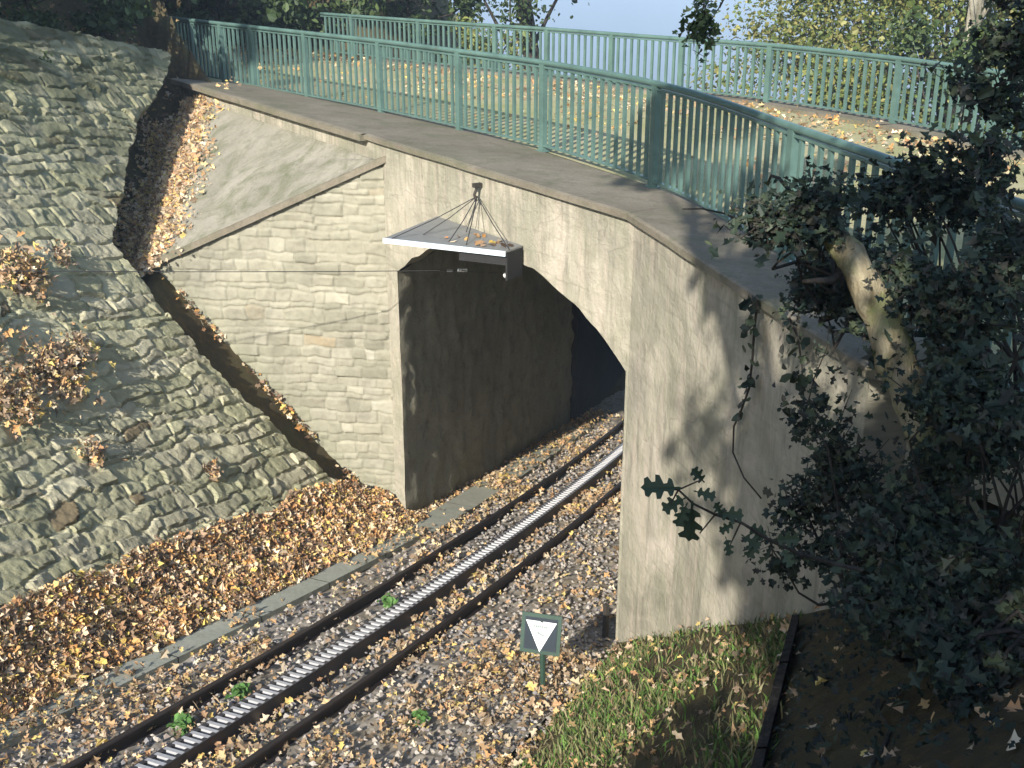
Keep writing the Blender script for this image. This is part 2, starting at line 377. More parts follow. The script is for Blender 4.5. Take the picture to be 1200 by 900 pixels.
tag(g_.build('retaining_embankment', MT['rubble'], smooth=False), 'steep bank pitched with rough greenish grey rubble stones left of the track', 'embankment')

# ------------------------------------------------------------------ the bridge
bridge = empty('stone_arch_bridge', (*mp(2.2, 4), -7.3), 'cream stone arch bridge carrying the road over the rack railway', 'bridge')
SP, CR = -3.80, -3.07; OPW = 4.40
def arch(s):
    s = np.asarray(s, float); t = (s - OPW / 2) / (OPW / 2); h = CR - SP; Rr = (h * h + (OPW / 2) ** 2) / (2 * h)
    return SP + np.sqrt(np.maximum(Rr ** 2 - (s - OPW / 2) ** 2, 0)) - (Rr - h) + .05 * (vnoise(s * 5.5, s * 0 + 2) - .5) * np.clip(np.minimum(s, OPW - s) * 4, 0, 1)
def uv_m(V): 
    return np.stack([(V[:, 0] - M0[0]) * MD[0] + (V[:, 1] - M0[1]) * MD[1], V[:, 2]], 1)
face = MB(); face.uv = uv_m
S_ = np.concatenate([np.linspace(-7.3, 0, 60), np.linspace(0, OPW, 60)[1:]])
topz = lambda s: -2.30 + .0145 * np.maximum(0, 4.4 - s)
def wob(s, z): return .02 * (fbm(s * 1.3, z * 1.3, 3) - .5) + .012 * (fbm(s * 6, z * 6, 3) - .5)
rows = 40
def facegrid(s0, s1, n, zb):
    s = np.linspace(s0, s1, n); zb = zb(s) if callable(zb) else np.full(n, zb)
    Z = zb[:, None] + (topz(s) - zb)[:, None] * np.linspace(0, 1, rows)[None]
    Sg = np.repeat(s[:, None], rows, 1)
    e = .03 * (fbm(Z * 5, Z * 0 + s0) - .5)
    p = M0 + Sg[..., None] * MD + wob(Sg, Z)[..., None] * MN
    return np.dstack([p, Z])
face.grid(facegrid(-7.3, 0, 60, -9.4)); face.grid(facegrid(0, OPW, 50, arch))
face.grid(facegrid(OPW, OPW + .04, 2, -9.4))
front = face.build('face_wall', MT['plaster'], bridge, smooth=True)
# right-hand wing, turned towards the camera
Q0 = np.array(mp(OPW + .04, 0)); WD = np.array([.235, -.972]); WN = np.array([.972, .235]); WL = 4.15
w = MB(); w.uv = lambda V: np.stack([4.44 + (V[:, 0] - Q0[0]) * WD[0] + (V[:, 1] - Q0[1]) * WD[1], V[:, 2]], 1)
s = np.linspace(0, WL, 60); zz = np.linspace(-8.5, -2.30, 60); Sg, Z = np.meshgrid(s, zz, indexing='ij')
tt_ = np.clip(Sg / .5, 0, 1); p = Q0 + Sg[..., None] * WD + (wob(Sg + 4.44, Z) + .0)[..., None] * WN
w.grid(np.dstack([p, Z]))
q = Q0 + WD * WL; q2 = q + WN * .6
w.add([(*q, -8.5), (*q2, -8.5), (*q2, -2.3), (*q, -2.3)], [(0, 1, 2, 3)])
w.build('wing_wall', MT['plaster'], bridge, smooth=False)
# tunnel: vault and side walls run along the track
def tun(s, k):                                            # point of the opening pushed k metres along the (curving) track
    p = np.array(mp(s, 0)); a, b = ab(*p); return xy(a + k, b + bc(a + k) - bc(a))
ks = np.linspace(0, 12.5, 40)
vlt = MB(); G = np.array([[(*tun(s, k), arch(s) + .05 * (vnoise(s * 3, k * 3) - .5) * (k > 0)) for k in ks] for s in np.linspace(0, OPW, 30)])
vlt.grid(G); vlt.build('vault', MT['tunnel'], bridge, smooth=True)
tw = MB(); zz = np.linspace(-10.5, SP, 60); k1 = np.linspace(0, 7.6, 90)
K_, Z_ = np.meshgrid(k1, zz, indexing='ij'); Hh, _, _ = stones(K_, Z_, .2, .2, .6, .035, .10, .02, 21, jag=.9, rough=.014)
G = np.array([[(*tun(0, k), z) for z in zz] for k in k1]); G[..., :2] += (Hh * (K_ > .05))[..., None] * N
tw.grid(G[:, ::-1]); tw.build('tunnel_wall', MT['tunnel'], bridge, smooth=True)
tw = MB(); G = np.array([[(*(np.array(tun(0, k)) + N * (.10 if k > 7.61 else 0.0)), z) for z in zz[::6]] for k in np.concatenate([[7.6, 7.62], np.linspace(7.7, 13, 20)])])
tw.grid(G[:, ::-1]); tw.build('tunnel_wall', MT['tunnel_dark'], bridge)  # rear stretch of the wall in a much darker tone
tw = MB(); G = np.array([[(*tun(OPW, k), z) for z in zz[::3]] for k in np.linspace(0, 12.5, 30)])
tw.grid(G); tw.build('tunnel_wall', MT['tunnel'], bridge, smooth=True)
# deck slab under the road
out_ = [mp(-7.2, .3), mp(OPW + .1, .25), Q0 + WD * WL + WN * .3]
far_ = [np.array(q) for q in [(9.0, 8.5), (6.25, 14.2), (5.5, 16.4), (4.25, 18.9), (1.85, 21.4), (.75, 22.8), (-2.9, 26.4)]]
dk = MB(); dk.prism([tuple(q) for q in out_ + [(4.0, 4.0), (9, 4.5)] + far_], -2.95, -2.40)
dk.build('deck', MT['tunnel'], bridge)
# coping on the near side
near_rail = np.array([(-6.75, 23.4), (-5.98, 22.38), (-1.92, 17.35), (.40, 14.05), (1.47, 11.85), (1.86, 10.37), (2.12, 8.82), (2.36, 7.66), (2.57, 6.66), (2.72, 5.9), (2.98, 4.6), (3.2, 3.4)])
def coping_strip(mb, oa, ob, ia, ib, zoa, zob, zi=-2.315, th=.06):
    n = 14
    for t0, t1 in [(0, 1)]:
        T = np.linspace(0, 1, n)
        O = np.array(oa)[None] * (1 - T[:, None]) + np.array(ob)[None] * T[:, None]; I = np.array(ia)[None] * (1 - T[:, None]) + np.array(ib)[None] * T[:, None]
        zo = zoa * (1 - T) + zob * T
        jit = .012 * (fbm(T * 20 + oa[0], T * 0 + 2) - .5)
        top = np.stack([np.column_stack([O, zo + jit]), np.column_stack([O * .97 + I * .03, zo + .012 + jit]), np.column_stack([I, np.full(n, zi)])], 1)
        mb.grid(top[:, ::-1])
        bot = np.stack([np.column_stack([O, zo + jit - th]), np.column_stack([I, np.full(n, zi - th)])], 1); mb.grid(bot)
        fr = np.stack([np.column_stack([O, zo + jit]), np.column_stack([O, zo + jit - th])], 1); mb.grid(fr)
        for k, fl in ((0, 1), (-1, 0)):
            q = [(*O[k], zo[k]), (*I[k], zi), (*I[k], zi - th), (*O[k], zo[k] - th)]
            mb.add(q, [(0, 1, 2, 3)] if fl else [(3, 2, 1, 0)])
cp = MB()
coping_strip(cp, mp(-7.35, -.13), mp(-.62, -.12), mp(-7.0, 1.75), mp(-.62, 1.75), topz(-7.3) + .05, topz(-.6) + .05, th=.075)
coping_strip(cp, mp(-.62, -.06), mp(OPW + .02, -.07), mp(-.62, 1.75), (1.85, 11.0), topz(-.6) + .045, -2.262, th=.055)
coping_strip(cp, mp(OPW + .02, -.07), Q0 + WD * (WL + .05) - WN * .07, (1.85, 11.0), (2.9, 5.6), -2.262, -2.262, th=.055)
cp.build('coping', MT['coping'], bridge)
fc = MB()
for i in range(len(far_) - 1):
    p0, p1 = far_[i], far_[i + 1]; tdir = (p1 - p0) / np.linalg.norm(p1 - p0); nn = np.array([tdir[1], -tdir[0]])
    fc.prism([tuple(p0 - nn * .42), tuple(p1 - nn * .42), tuple(p1 + nn * .12), tuple(p0 + nn * .12)][::-1], -2.6, -2.315)
fc.build('coping', MT['coping'], bridge)

# left wing wall with its sloping coping and apron
WP = np.array([-1.60, 14.20]); WW = np.array([-.993, .12]); WWn = np.array([-.12, -.993])
wing = empty('wing_wall', (*WP, -7.5), 'tall triangular wing wall of squared pale stone left of the tunnel mouth', 'wall')
wt = lambda s: -2.50 - .452 * s
u_ = np.arange(-.02, 4.2, .017); v_ = np.arange(-7.9, -2.45, .017)
U, V = np.meshgrid(u_, v_, indexing='ij'); H, ID, E = stones(U, V, .125, .11, .42, .026, .055, .011, 14, jag=.55, warp=.026, rough=.010, rvar=(.55, 1.5))
Vc = np.minimum(V, wt(U)); P = np.dstack([WP + U[..., None] * WW + H[..., None] * WWn, Vc])
keep = V[:-1, :-1] < wt(U)[:-1, :-1]
keep &= V[1:, 1:] > (-7.6 + 1.0 * U[1:, 1:] - .8)
nS = ID.max() + 1; pal = np.array([(.37, .35, .27), (.325, .31, .235), (.40, .38, .295), (.345, .325, .25), (.29, .28, .21), (.38, .36, .285)])
rs = np.random.RandomState(4); sc = pal[rs.randint(0, 6, nS)] * rs.uniform(.86, 1.10, (nS, 1)); sc[rs.rand(nS) < .012] = (.36, .30, .20); sc[rs.rand(nS) < .02] = (.44, .42, .34)
Cc = sc[ID]; j = (1 - sm(.004, .016, E))[..., None]; Cc = Cc * (1 - .55 * j) + np.array([.30, .29, .22]) * .55 * j
g2_ = (sm(.48, .70, fbm(U * 2.1 + 17, V * 1.3 + 3, 5)) * .6)[..., None]; Cc = Cc * (1 - g2_) + np.array([.235, .225, .175]) * g2_
ms = sm(.5, .72, fbm(U * 1.2 + 7, V * 1.2 + 3, 4))[..., None] * .6; Cc = Cc * (1 - ms) + np.array([.37, .35, .265]) * ms
low = (sm(.9, -.1, V - (-7.5 + 1.12 * U)) * (.4 + .6 * fbm(U * 5, V * 5)))[..., None] * .55; Cc = Cc * (1 - low) + np.array([.24, .25, .16]) * low
g_ = MB().grid(P, keep, Cc[:-1, :-1]); g_.build('stone_face', MT['stone'], wing, smooth=True)
# quoin return at the tunnel side: short piece of the bridge face
ap = MB(); n = 26
Ts = np.linspace(0, 1, n); G = np.zeros((n, 14, 3))
for i, t in enumerate(Ts):
    e0 = np.array([*(WP + WW * (3.32 * t) + WWn * .02), wt(3.32 * t) + .075]); e1 = np.array([*mp(-.25 - 6.75 * t, -.03), -2.46 + .12 * t])
    for j_, q in enumerate(np.linspace(0, 1, 14)):
        pnt = e0 * (1 - q) + e1 * q; pnt[2] += .10 * t * max(0, q - .75) ** 2 * 16 * .3 + .03 * (vnoise(i * .5, j_ * .7) - .5); G[i, j_] = pnt
ap.grid(G[:, ::-1]); ap.build('apron', MT['apron'], wing, smooth=True)
cp = MB(); e0 = np.array([*(WP - WW * .12), wt(-.12)]); e1 = np.array([*(WP + WW * 3.34), wt(3.34)])
f3 = np.array([*(WWn * .075), 0]); b3 = np.array([*(-WWn * .30), 0]); up = np.array([0, 0, .085])
v = [e0 + f3, e1 + f3, e1 + b3, e0 + b3]; v = v + [q + up for q in v]
cp.add(v, [(0, 3, 2, 1), (4, 5, 6, 7), (0, 1, 5, 4), (1, 2, 6, 5), (2, 3, 7, 6), (3, 0, 4, 7)]); cp.build('coping', MT['coping'], wing)

# ------------------------------------------------------------------ road on the bridge
rd = MB(); npt = 60
nr = np.array([(-14, 33.5)] + [tuple(q) for q in near_rail] + [(3.6, 1), (4.2, -6)]); fr_ = np.array([(-11.4, 36.4), (-2.9, 26.4), (.75, 22.8), (1.85, 21.4), (4.25, 18.9), (5.5, 16.4), (6.25, 14.2), (9.0, 8.5), (9.6, 3), (10, -6)])
def resample(P, n):
    d = np.concatenate([[0], np.cumsum(np.linalg.norm(np.diff(P, axis=0), axis=1))]); t = np.linspace(0, d[-1], n)
    return np.stack([np.interp(t, d, P[:, 0]), np.interp(t, d, P[:, 1])], 1)
a_ = resample(nr, npt); b_ = resample(fr_, npt); G = np.zeros((npt, 24, 3))
for j_, q in enumerate(np.linspace(0, 1, 24)):
    p = a_ * (1 - q) + b_ * q; G[:, j_, :2] = p; G[:, j_, 2] = -2.325 - .06 * q + .03 * math.sin(q * PI) + .03 * (fbm(p[:, 0] * 2, p[:, 1] * 2) - .5) * math.sin(q * PI)
rd.grid(G); tag(rd.build('road', MT['road'], smooth=True), kind='structure')

# ------------------------------------------------------------------ railings
def lerp_path(P, d):
    L = np.concatenate([[0], np.cumsum(np.linalg.norm(np.diff(P, axis=0), axis=1))]); d = np.clip(d, 0, L[-1])
    return np.array([np.interp(d, L, P[:, 0]), np.interp(d, L, P[:, 1])])
def plen(P): return np.linalg.norm(np.diff(P, axis=0), axis=1).sum()
def proj_d(P, pt):
    L = plen(P); ds = np.linspace(0, L, 1500); q = np.array([lerp_path(P, x) for x in ds]); return ds[np.argmin(np.linalg.norm(q - np.array(pt), axis=1))]
def smooth_path(P, n=90):
    q = resample(P, n)
    for _ in range(10): q[1:-1] = (q[:-2] + 2 * q[1:-1] + q[2:]) / 4
    return q
def railing(P, posts, zb, ztop, label, gap=.165, dz=lambda d: 0.0):
    r = empty('railing', (*P[len(P) // 2], zb), label, 'railing')
    d3 = lambda d, z: np.array([*lerp_path(P, d), z + dz(d)])
    Lp = plen(P); hr = MB()
    pts = [d3(x, ztop - .025) for x in np.linspace(0, Lp, 90)]
    hr.tube(pts, .034, 8); hr.build('handrail', MT['teal'], r, True)
    br = MB()
    for i in range(89):
        pass
    pts = np.array([d3(x, zb + .07) for x in np.linspace(0, Lp, 90)])
    tg = np.gradient(pts, axis=0); nn = np.stack([-tg[:, 1], tg[:, 0], tg[:, 2] * 0], 1); nn /= np.linalg.norm(nn, axis=1)[:, None]
    hh = np.array([0, 0, .011]); ring = np.stack([pts + nn * .022 + hh, pts - nn * .022 + hh, pts - nn * .022 - hh, pts + nn * .022 - hh, pts + nn * .022 + hh], 1)
    br.grid(ring); br.build('bottom_rail', MT['teal'], r)
    tr = MB(); ring2 = ring + np.array([0, 0, ztop - zb - .07 - .075]); tr.grid(ring2); tr.build('top_rail', MT['teal'], r)
    def frame(d):
        t = lerp_path(P, d + .05) - lerp_path(P, d - .05); t /= np.linalg.norm(t) + 1e-9; return (t[0], t[1], 0), (-t[1], t[0], 0)
    for d in posts:
        m = MB(); ux, uy = frame(d); c = d3(d, (zb + ztop - .04) / 2 - .03)
        m.box(c, (.048, .032, (ztop - .04 - zb) / 2 + .03), ux, uy); m.box(d3(d, zb + .006), (.075, .06, .006), ux, uy)
        m.build('post', MT['teal'], r)
    bal = []; pp = sorted(posts)
    for p0, p1 in zip([0] + pp, pp + [Lp]):
        nb = max(1, int(round((p1 - p0) / gap)))
        for k in range(1, nb): bal.append(p0 + (p1 - p0) * k / nb)
    bal.sort(key=lambda d: np.linalg.norm(lerp_path(P, d)))
    rest = MB()
    for i, d in enumerate(bal):
        ux, uy = frame(d); m = MB() if i < 100 else rest
        m.box(d3(d, (zb + .075 + ztop - .07) / 2), (.024, .014, (ztop - .07 - zb - .075) / 2), ux, uy)
        if i < 100: m.build('baluster', MT['teal'], r)
    if rest.n: tag(rest.build('balusters', MT['teal'], r), kind='stuff')
    return r
NP = smooth_path(near_rail)
pd_ = [proj_d(NP, q) for q in [(-5.98, 22.38), (-5.2, 21.4), (-4.45, 20.5), (-3.3, 19.05), (-1.92, 17.35), (-.72, 15.6), (.40, 14.05), (1.49, 11.8), (2.14, 8.82), (2.64, 6.3), (3.05, 4.2)]]
railing(NP, pd_, -2.315, -1.255, 'teal bar railing on the near parapet bending towards the camera')
FP = smooth_path(np.array([(-4.4, 27.8), (-2.65, 25.9), (-1.02, 24.11), (.64, 22.59), (1.73, 21.24), (2.85, 20.03), (4.08, 18.79), (5.35, 16.44), (6.07, 14.3), (7.4, 11.0), (8.8, 8.0)]))
pd_ = [proj_d(FP, q) for q in [(-3.6, 26.9), (-2.0, 25.1), (-.32, 23.5), (.70, 22.55), (1.75, 21.2), (2.83, 20.03), (4.08, 18.75), (5.37, 16.4), (6.0, 14.6), (7.0, 12), (8.1, 9.6)]]
railing(FP, pd_, -2.33, -1.42, 'teal bar railing along the far side of the bridge road')

# ------------------------------------------------------------------ the rack railway
track = empty('railway_track', (*xy(9, bc(9)), zt(9)), 'narrow gauge rack railway track running down into the tunnel', 'railway track')
def tpt(a, off, h): 
    x, y = xy(a, bc(a) + off); return np.array([x, y, zt(a) + h])
sa = np.arange(2.0, 26, .4)
def sweep(mb, off, prof, closed=True):
    G = np.array([[tpt(a, off + p[0], p[1]) for p in prof] for a in sa]); mb.grid(G[:, ::-1]); return mb
for off in (-.53, .53):
    pr = [(-.055, -.02), (-.055, .0), (-.012, .02), (-.010, .085), (-.030, .095), (-.030, .122), (-.022, .130), (.022, .130), (.030, .122), (.030, .095), (.010, .085), (.012, .02), (.055, 0), (.055, -.02)]
    rl = sweep(MB(), off, pr).build('rail', MT['rail'], track)
rack = MB(); sweep(rack, 0, [(-.10, -.03), (-.10, .155), (-.055, .155), (-.055, .143), (-.085, .143), (-.085, -.03)]); 
rk = rack.build('rack_side', MT['side'], track)
rack = MB(); sweep(rack, 0, [(.085, -.03), (.085, .143), (.055, .143), (.055, .155), (.10, .155), (.10, -.03)]); rack.build('rack_side', MT['side'], track)
ra = np.arange(2.4, 20, .1); ra = ra[ra > 4.6]
rest = MB(); ft = np.array([D[0], D[1], -.2]); ft /= np.linalg.norm(ft); upv = np.array([D[0] * .2, D[1] * .2, 1]); upv /= np.linalg.norm(upv)
for i, a in enumerate(ra):
    m = MB() if i < 100 else rest
    c = tpt(a, 0, .134)
    m.box(c, (.088, .021, .021), (N[0], N[1], 0), ft, upv)
    if i < 100: m.build('rack_rung', MT['rung'], track)
tag(rest.build('rack_rungs', MT['rung'], track), kind='stuff')
for a in np.arange(2.5, 25, .8):
    m = MB(); hgt = -.010 + random.uniform(-.025, .015); m.box(tpt(a, 0, hgt - .03), (.85, .095, .035), (N[0], N[1], 0), ft, upv); m.build('sleeper', MT['sleeper'], track)
# concrete channel covers along the left side
ch = empty('concrete_channel', (*xy(9, -6.4), zt(9)), 'flat grey concrete channel cover strip between leaf drift and track', 'channel cover')
a0 = 2.5
while a0 < 18.5:
    ln = 1.2; m = MB(); G = []
    for a in np.linspace(a0, a0 + ln - .014, 5):
        o_ = offc(a); hw_ = .16 if a < 11.9 else .21; G.append([tpt(a, o_ - hw_, .0), tpt(a, o_ - hw_, .078), tpt(a, o_ + hw_, .074), tpt(a, o_ + hw_, .0)])
    m.grid(np.array(G)); m.build('cover_slab', MT['slab'], ch); a0 += ln

# ------------------------------------------------------------------ leaves, stones, grass
def rnd_dirs(n, nrm, spread, rs):
    v = np.asarray(nrm, float) + rs.normal(0, spread, (n, 3)); return v / np.linalg.norm(v, axis=1)[:, None]
def leaf_cloud(mb, P, nrm, size, cols, rs, fold=.26, lobed=False):
    """folded leaf blades centred on P; nrm (n,3) facing; cols (n,3); lobed ones have a toothed outline and curl"""
    n = len(P); r = rs.normal(0, 1, (n, 3)); t = np.cross(nrm, r); t /= np.linalg.norm(t, axis=1)[:, None] + 1e-9; w = np.cross(nrm, t)
    sz = (size * np.clip(rs.lognormal(-.05, .38, n), .35, 2.0))[:, None]; f = (fold * rs.uniform(-.6, 1.4, n))[:, None]; wd = rs.uniform(.55, 1.05, n)[:, None]; cu = (rs.normal(0, .5, n))[:, None]
    half = [(.30, -.34), (.17, -.12), (.50, .06), (.20, .20)] if lobed else [(.42, -.18), (.33, .22)]
    R = [P - t * sz * .5 + nrm * cu * sz * .12] ; k = len(half)
    for sgn in (1, -1):
        for (a_, b_) in half:
            R.append(P + t * sz * b_ + sgn * w * sz * a_ * wd + nrm * sz * (f * a_ * 2 + cu * .5 * b_ * b_))
    R.append(P + t * sz * .5 + nrm * cu * sz * .2)
    m = len(R); V = np.stack(R, 1).reshape(-1, 3); i = np.arange(n)[:, None] * m
    F = np.concatenate([i + np.array([[0, m - 1] + list(range(k, 0, -1))]), i + np.array([[0] + list(range(k + 1, 2 * k + 1)) + [m - 1]])], 0)
    mb.add(V, F, np.concatenate([cols, cols * .95], 0)); return mb
AUT = np.array([(.52, .27, .09), (.58, .37, .14), (.40, .20, .09), (.62, .46, .22), (.22, .12, .06), (.60, .47, .30), (.64, .48, .12), (.14, .085, .05), (.50, .36, .24), (.45, .27, .13), (.66, .54, .38), (.33, .22, .14)])
def autumn(n, rs, mul=1.0, pale=0.0):
    c = AUT[rs.randint(0, len(AUT), n)] * rs.uniform(.65, 1.3, (n, 1)) * mul
    old = rs.rand(n) < .12; c[old] = np.array([.13, .085, .055]) * rs.uniform(.5, 1.5, (old.sum(), 1))
    return c * (1 - pale) + np.array([.5, .42, .28]) * pale
rs = np.random.RandomState(31)
# the drift at the foot of the stone bank
lf = MB(); n = 46000
a = rs.uniform(2.2, 12.5, n); t = rs.rand(n)
bf_ = bc(a) + offc(a) - .12 + .10 * (fbm(a * 2.2, a * 0 + 4) - .5); top_ = 6.93 + .36 * (.55 + .9 * fbm(a * 1.1, a * 0 + 1)) - .25 * sm(10.8, 12.4, a) + .25 * sm(6, 4, a)
b = bf_ * (1 - t) - top_ * t
keep = rs.rand(n) < .35 + 1.5 * fbm(a * 1.1, b * 1.1, 3); a, b, t, bf_, top_ = (q[keep] for q in (a, b, t, bf_, top_)); n = len(a)
x, y = xy(a, b); hT = 1.155 * np.maximum(0, top_ - 6.91) + .16
z = zt(a) + .05 + hT * t ** 1.25 + .26 * (fbm(a * 2.6, b * 2.6) - .5) * np.sin(t * PI) + rs.uniform(-.03, .07, n)
nr_ = rnd_dirs(n, np.array([.2, -.25, 1]), .8, rs)
leaf_cloud(lf, np.stack([x, y, z], 1), nr_, .072, autumn(n, rs, 1.15, .08), rs, .30, True)
# thin litter over the ballast
n = 40000; a = rs.uniform(2.5, 21, n) ; b = rs.uniform(-6.75, -2.75, n)
off = b - bc(a)
dn = .10 + 1.1 * sm(.45, .64, fbm(a * .9 + 3, b * 1.3 + 8, 4)); dn = dn * np.where(np.abs(off) < .12, .06, 1); dn = dn * np.where((off > .08) & (off < .5), 1.8, 1); dn = dn * np.where((off < -.08) & (off > -.5), .35, 1)
so2 = off - offc(a); onslab = np.abs(so2) < .19; bare = ((a > 6.5) & (a < 8.1)) | ((a > 8.6) & (a < 10.3)) | ((a > 12.0) & (a < 14.2)); dn = dn * np.where(onslab & bare, .04, 1)
dn = np.where((a > 12.2) & (so2 < -.2), dn * 2.4 + .3, dn); dn = np.where(onslab & ~bare, dn + .3, dn); dn = np.where((off < -.75) & (a < 6.9), dn + .35, dn)
k = rs.rand(n) < dn; a, b, off = a[k], b[k], off[k]; n = len(a); x, y = xy(a, b); z = zt(a) + .045 + rs.uniform(-.01, .035, n) + np.where(onslab[k], .045, 0)
leaf_cloud(lf, np.stack([x, y, z], 1), rnd_dirs(n, np.array([0, 0, 1]), .7, rs), .060, autumn(n, rs, .92, .25), rs, .30, True)
# the gully beside the apron
n = 13000; t = rs.rand(n); q = rs.normal(0, .30, n)
py = 14.35 + 4.9 * t + rs.uniform(-.1, .1, n); px = np.interp(py, [14.3, 17, 19.3], [-5.0, -5.08, -5.42]) + q * (.7 + .5 * vnoise(py * 2, py * 0))
z = np.maximum(ground_z(px, py), apron_z(px, py) * (apron_ab(px, py)[0] + apron_ab(px, py)[1] < 1) - 9 * (apron_ab(px, py)[0] + apron_ab(px, py)[1] >= 1)) + rs.uniform(.02, .12, n)
leaf_cloud(lf, np.stack([px, py, z], 1), rnd_dirs(n, np.array([.25, -.75, .9]), .6, rs), .065, autumn(n, rs, 1.1, .25), rs, .30, True)
# in the gutter and along the foot of the wing wall
n = 420; t = rs.rand(n) ** 1.5; t = t[rs.rand(n) < sm(.45, .6, vnoise(t * 9, t * 0 + 3)) + .06]; n = len(t); a = 12.35 - .6 * t + rs.normal(0, .08, n); b = -7.1 - 2.5 * t
x, y = xy(a, b); z = zt(a) + 1.155 * (-6.91 - b) + rs.uniform(0, .06, n)
leaf_cloud(lf, np.stack([x, y, z], 1), rnd_dirs(n, np.array([.5, -.5, .8]), .6, rs), .06, autumn(n, rs), rs, .30, True)
# on the grassy bank
n = 3400; a = rs.uniform(2.0, 9.6, n); b = rs.uniform(-3.1, .8, n); x, y = xy(a, b); k = (x - Q0[0]) * WN[0] + (y - Q0[1]) * WN[1] < -.03; x, y = x[k], y[k]
k = (rs.rand(len(x)) < .15 + 1.2 * sm(.4, .65, fbm(x * 1.3, y * 1.3))) & ((x < 1.95 + .334 * (y - 6.8)) | (rs.rand(len(x)) < .35)); x, y = x[k], y[k]; n = len(x)
leaf_cloud(lf, np.stack([x, y, ground_z(x, y) + rs.uniform(.03, .1, n)], 1), rnd_dirs(n, np.array([-.5, .2, .9]), .7, rs), .046, autumn(n, rs, .85, .2), rs, .30, True)
# on the road
n = 9500; i = rs.randint(0, npt, n); q = rs.beta(2.4, 1.1, n); p = a_[i] * (1 - q[:, None]) + b_[i] * q[:, None] + rs.uniform(-.3, .3, (n, 2))
k = rs.rand(n) < .1 + sm(.4, .62, fbm(p[:, 0] * .7, p[:, 1] * .7)); p = p[k]; q = q[k]; n = len(p)
leaf_cloud(lf, np.column_stack([p, -2.31 - .06 * q + .03 * np.sin(q * PI) + rs.uniform(0, .03, n)]), rnd_dirs(n, np.array([0, 0, 1]), .5, rs), .075, autumn(n, rs, 1.0, .15), rs, .30, True)
n = 7000; x = rs.uniform(-12, -5.6, n); y = rs.uniform(14.5, 30, n); k = (x * N[0] + y * N[1]) < -12.1; x, y = x[k], y[k]; k = ~(((np.abs((x + 5.0) * .79 + (y - 24.6) * .61)) < 3.3) & (y > 21)); x, y = x[k], y[k]; n = len(x)
leaf_cloud(lf, np.stack([x, y, ground_z(x, y) + rs.uniform(.02, .10, n)], 1), rnd_dirs(n, np.array([.3, -.3, .9]), .5, rs), .075, autumn(n, rs, .6, .1), rs, .30, True)
tag(lf.build('leaf_litter', MT['leaf']), kind='stuff')

# loose ballast stones
st_ = MB(); n = 11000; a = rs.uniform(2.5, 20, n); b = rs.uniform(-6.5, -2.8, n); off = b - bc(a)
k = (np.abs(off) > .13) & (np.abs(np.abs(off) - .53) > .06) & ~(np.abs(off - offc(a)) < .22); a, b = a[k], b[k]; n = len(a); x, y = xy(a, b); P = np.stack([x, y, zt(a) + .02 + rs.uniform(-.01, .03, n)], 1)
octv = np.array([(1, 0, 0), (0, 1, 0), (-1, 0, 0), (0, -1, 0), (0, 0, .8), (0, 0, -.8)], float); octf = np.array([(0, 1, 4), (1, 2, 4), (2, 3, 4), (3, 0, 4), (1, 0, 5), (2, 1, 5), (3, 2, 5), (0, 3, 5)])
ang = rs.rand(n) * 2 * PI; sz = rs.uniform(.014, .036, (n, 1, 1)); V = octv[None] * rs.uniform(.6, 1.3, (n, 6, 1)) * sz
Vx = V[..., 0] * np.cos(ang)[:, None] - V[..., 1] * np.sin(ang)[:, None]; Vy = V[..., 0] * np.sin(ang)[:, None] + V[..., 1] * np.cos(ang)[:, None]
V = np.stack([Vx, Vy, V[..., 2]], -1) + P[:, None]; F = (np.arange(n)[:, None, None] * 6 + octf[None]).reshape(-1, 3)
cl = np.array([(.30, .27, .23), (.22, .20, .18), (.36, .33, .29), (.26, .22, .19), (.19, .18, .18)])[rs.randint(0, 5, n)] * rs.uniform(.8, 1.2, (n, 1))
st_.add(V.reshape(-1, 3), F, np.repeat(cl, 8, 0)); tag(st_.build('ballast_stones', MT['pebble']), kind='stuff')

def grass_blades(mb, x, y, z, h, cols, rs, lean=.45):
    n = len(x); an = rs.rand(n) * 2 * PI; w = rs.uniform(.004, .009, n); h = h * rs.uniform(.5, 1.3, n)
    dx, dy = np.cos(an) * w, np.sin(an) * w; l = rs.normal(0, lean, (n, 2)) * h[:, None]
    b0 = np.stack([x - dx, y - dy, z], 1); b1 = np.stack([x + dx, y + dy, z], 1); m0 = np.stack([x - dx * .8 + l[:, 0] * .4, y - dy * .8 + l[:, 1] * .4, z + h * .6], 1); m1 = m0 + np.stack([dx, dy, dx * 0], 1) * 1.6
    tp = np.stack([x + l[:, 0], y + l[:, 1], z + h * .9], 1)
    V = np.stack([b0, b1, m1, m0, tp], 1).reshape(-1, 3); i = np.arange(n)[:, None] * 5
    fs = [tuple(q) for q in (i + np.array([[0, 1, 2, 3]]))] + [tuple(q) for q in (i + np.array([[3, 2, 4]]))]
    mb.add(V, fs, np.concatenate([cols, cols], 0))
gr = MB(); n = 60000; a = rs.uniform(1.5, 9.7, n); b = rs.uniform(-3.3, 1.0, n); x, y = xy(a, b)
k = ((x - Q0[0]) * WN[0] + (y - Q0[1]) * WN[1] < -.02) & (rs.rand(n) < .15 + 1.1 * sm(.36, .6, fbm(x * 1.6 + 5, y * 1.6, 4))); k &= rs.rand(n) < sm(-3.4, -2.75, b)
k2 = x < 1.95 + .334 * (y - 6.8) + .12 * (rs.rand(len(x)) - .3)
x, y, k2 = x[k], y[k], k2[k]; x, y = x[k2], y[k2]; n = len(x)
gc = np.array([(.10, .19, .04), (.13, .23, .05), (.19, .20, .08), (.07, .105, .035), (.27, .245, .13), (.22, .17, .09)])[rs.randint(0, 6, n)] * rs.uniform(.7, 1.2, (n, 1))
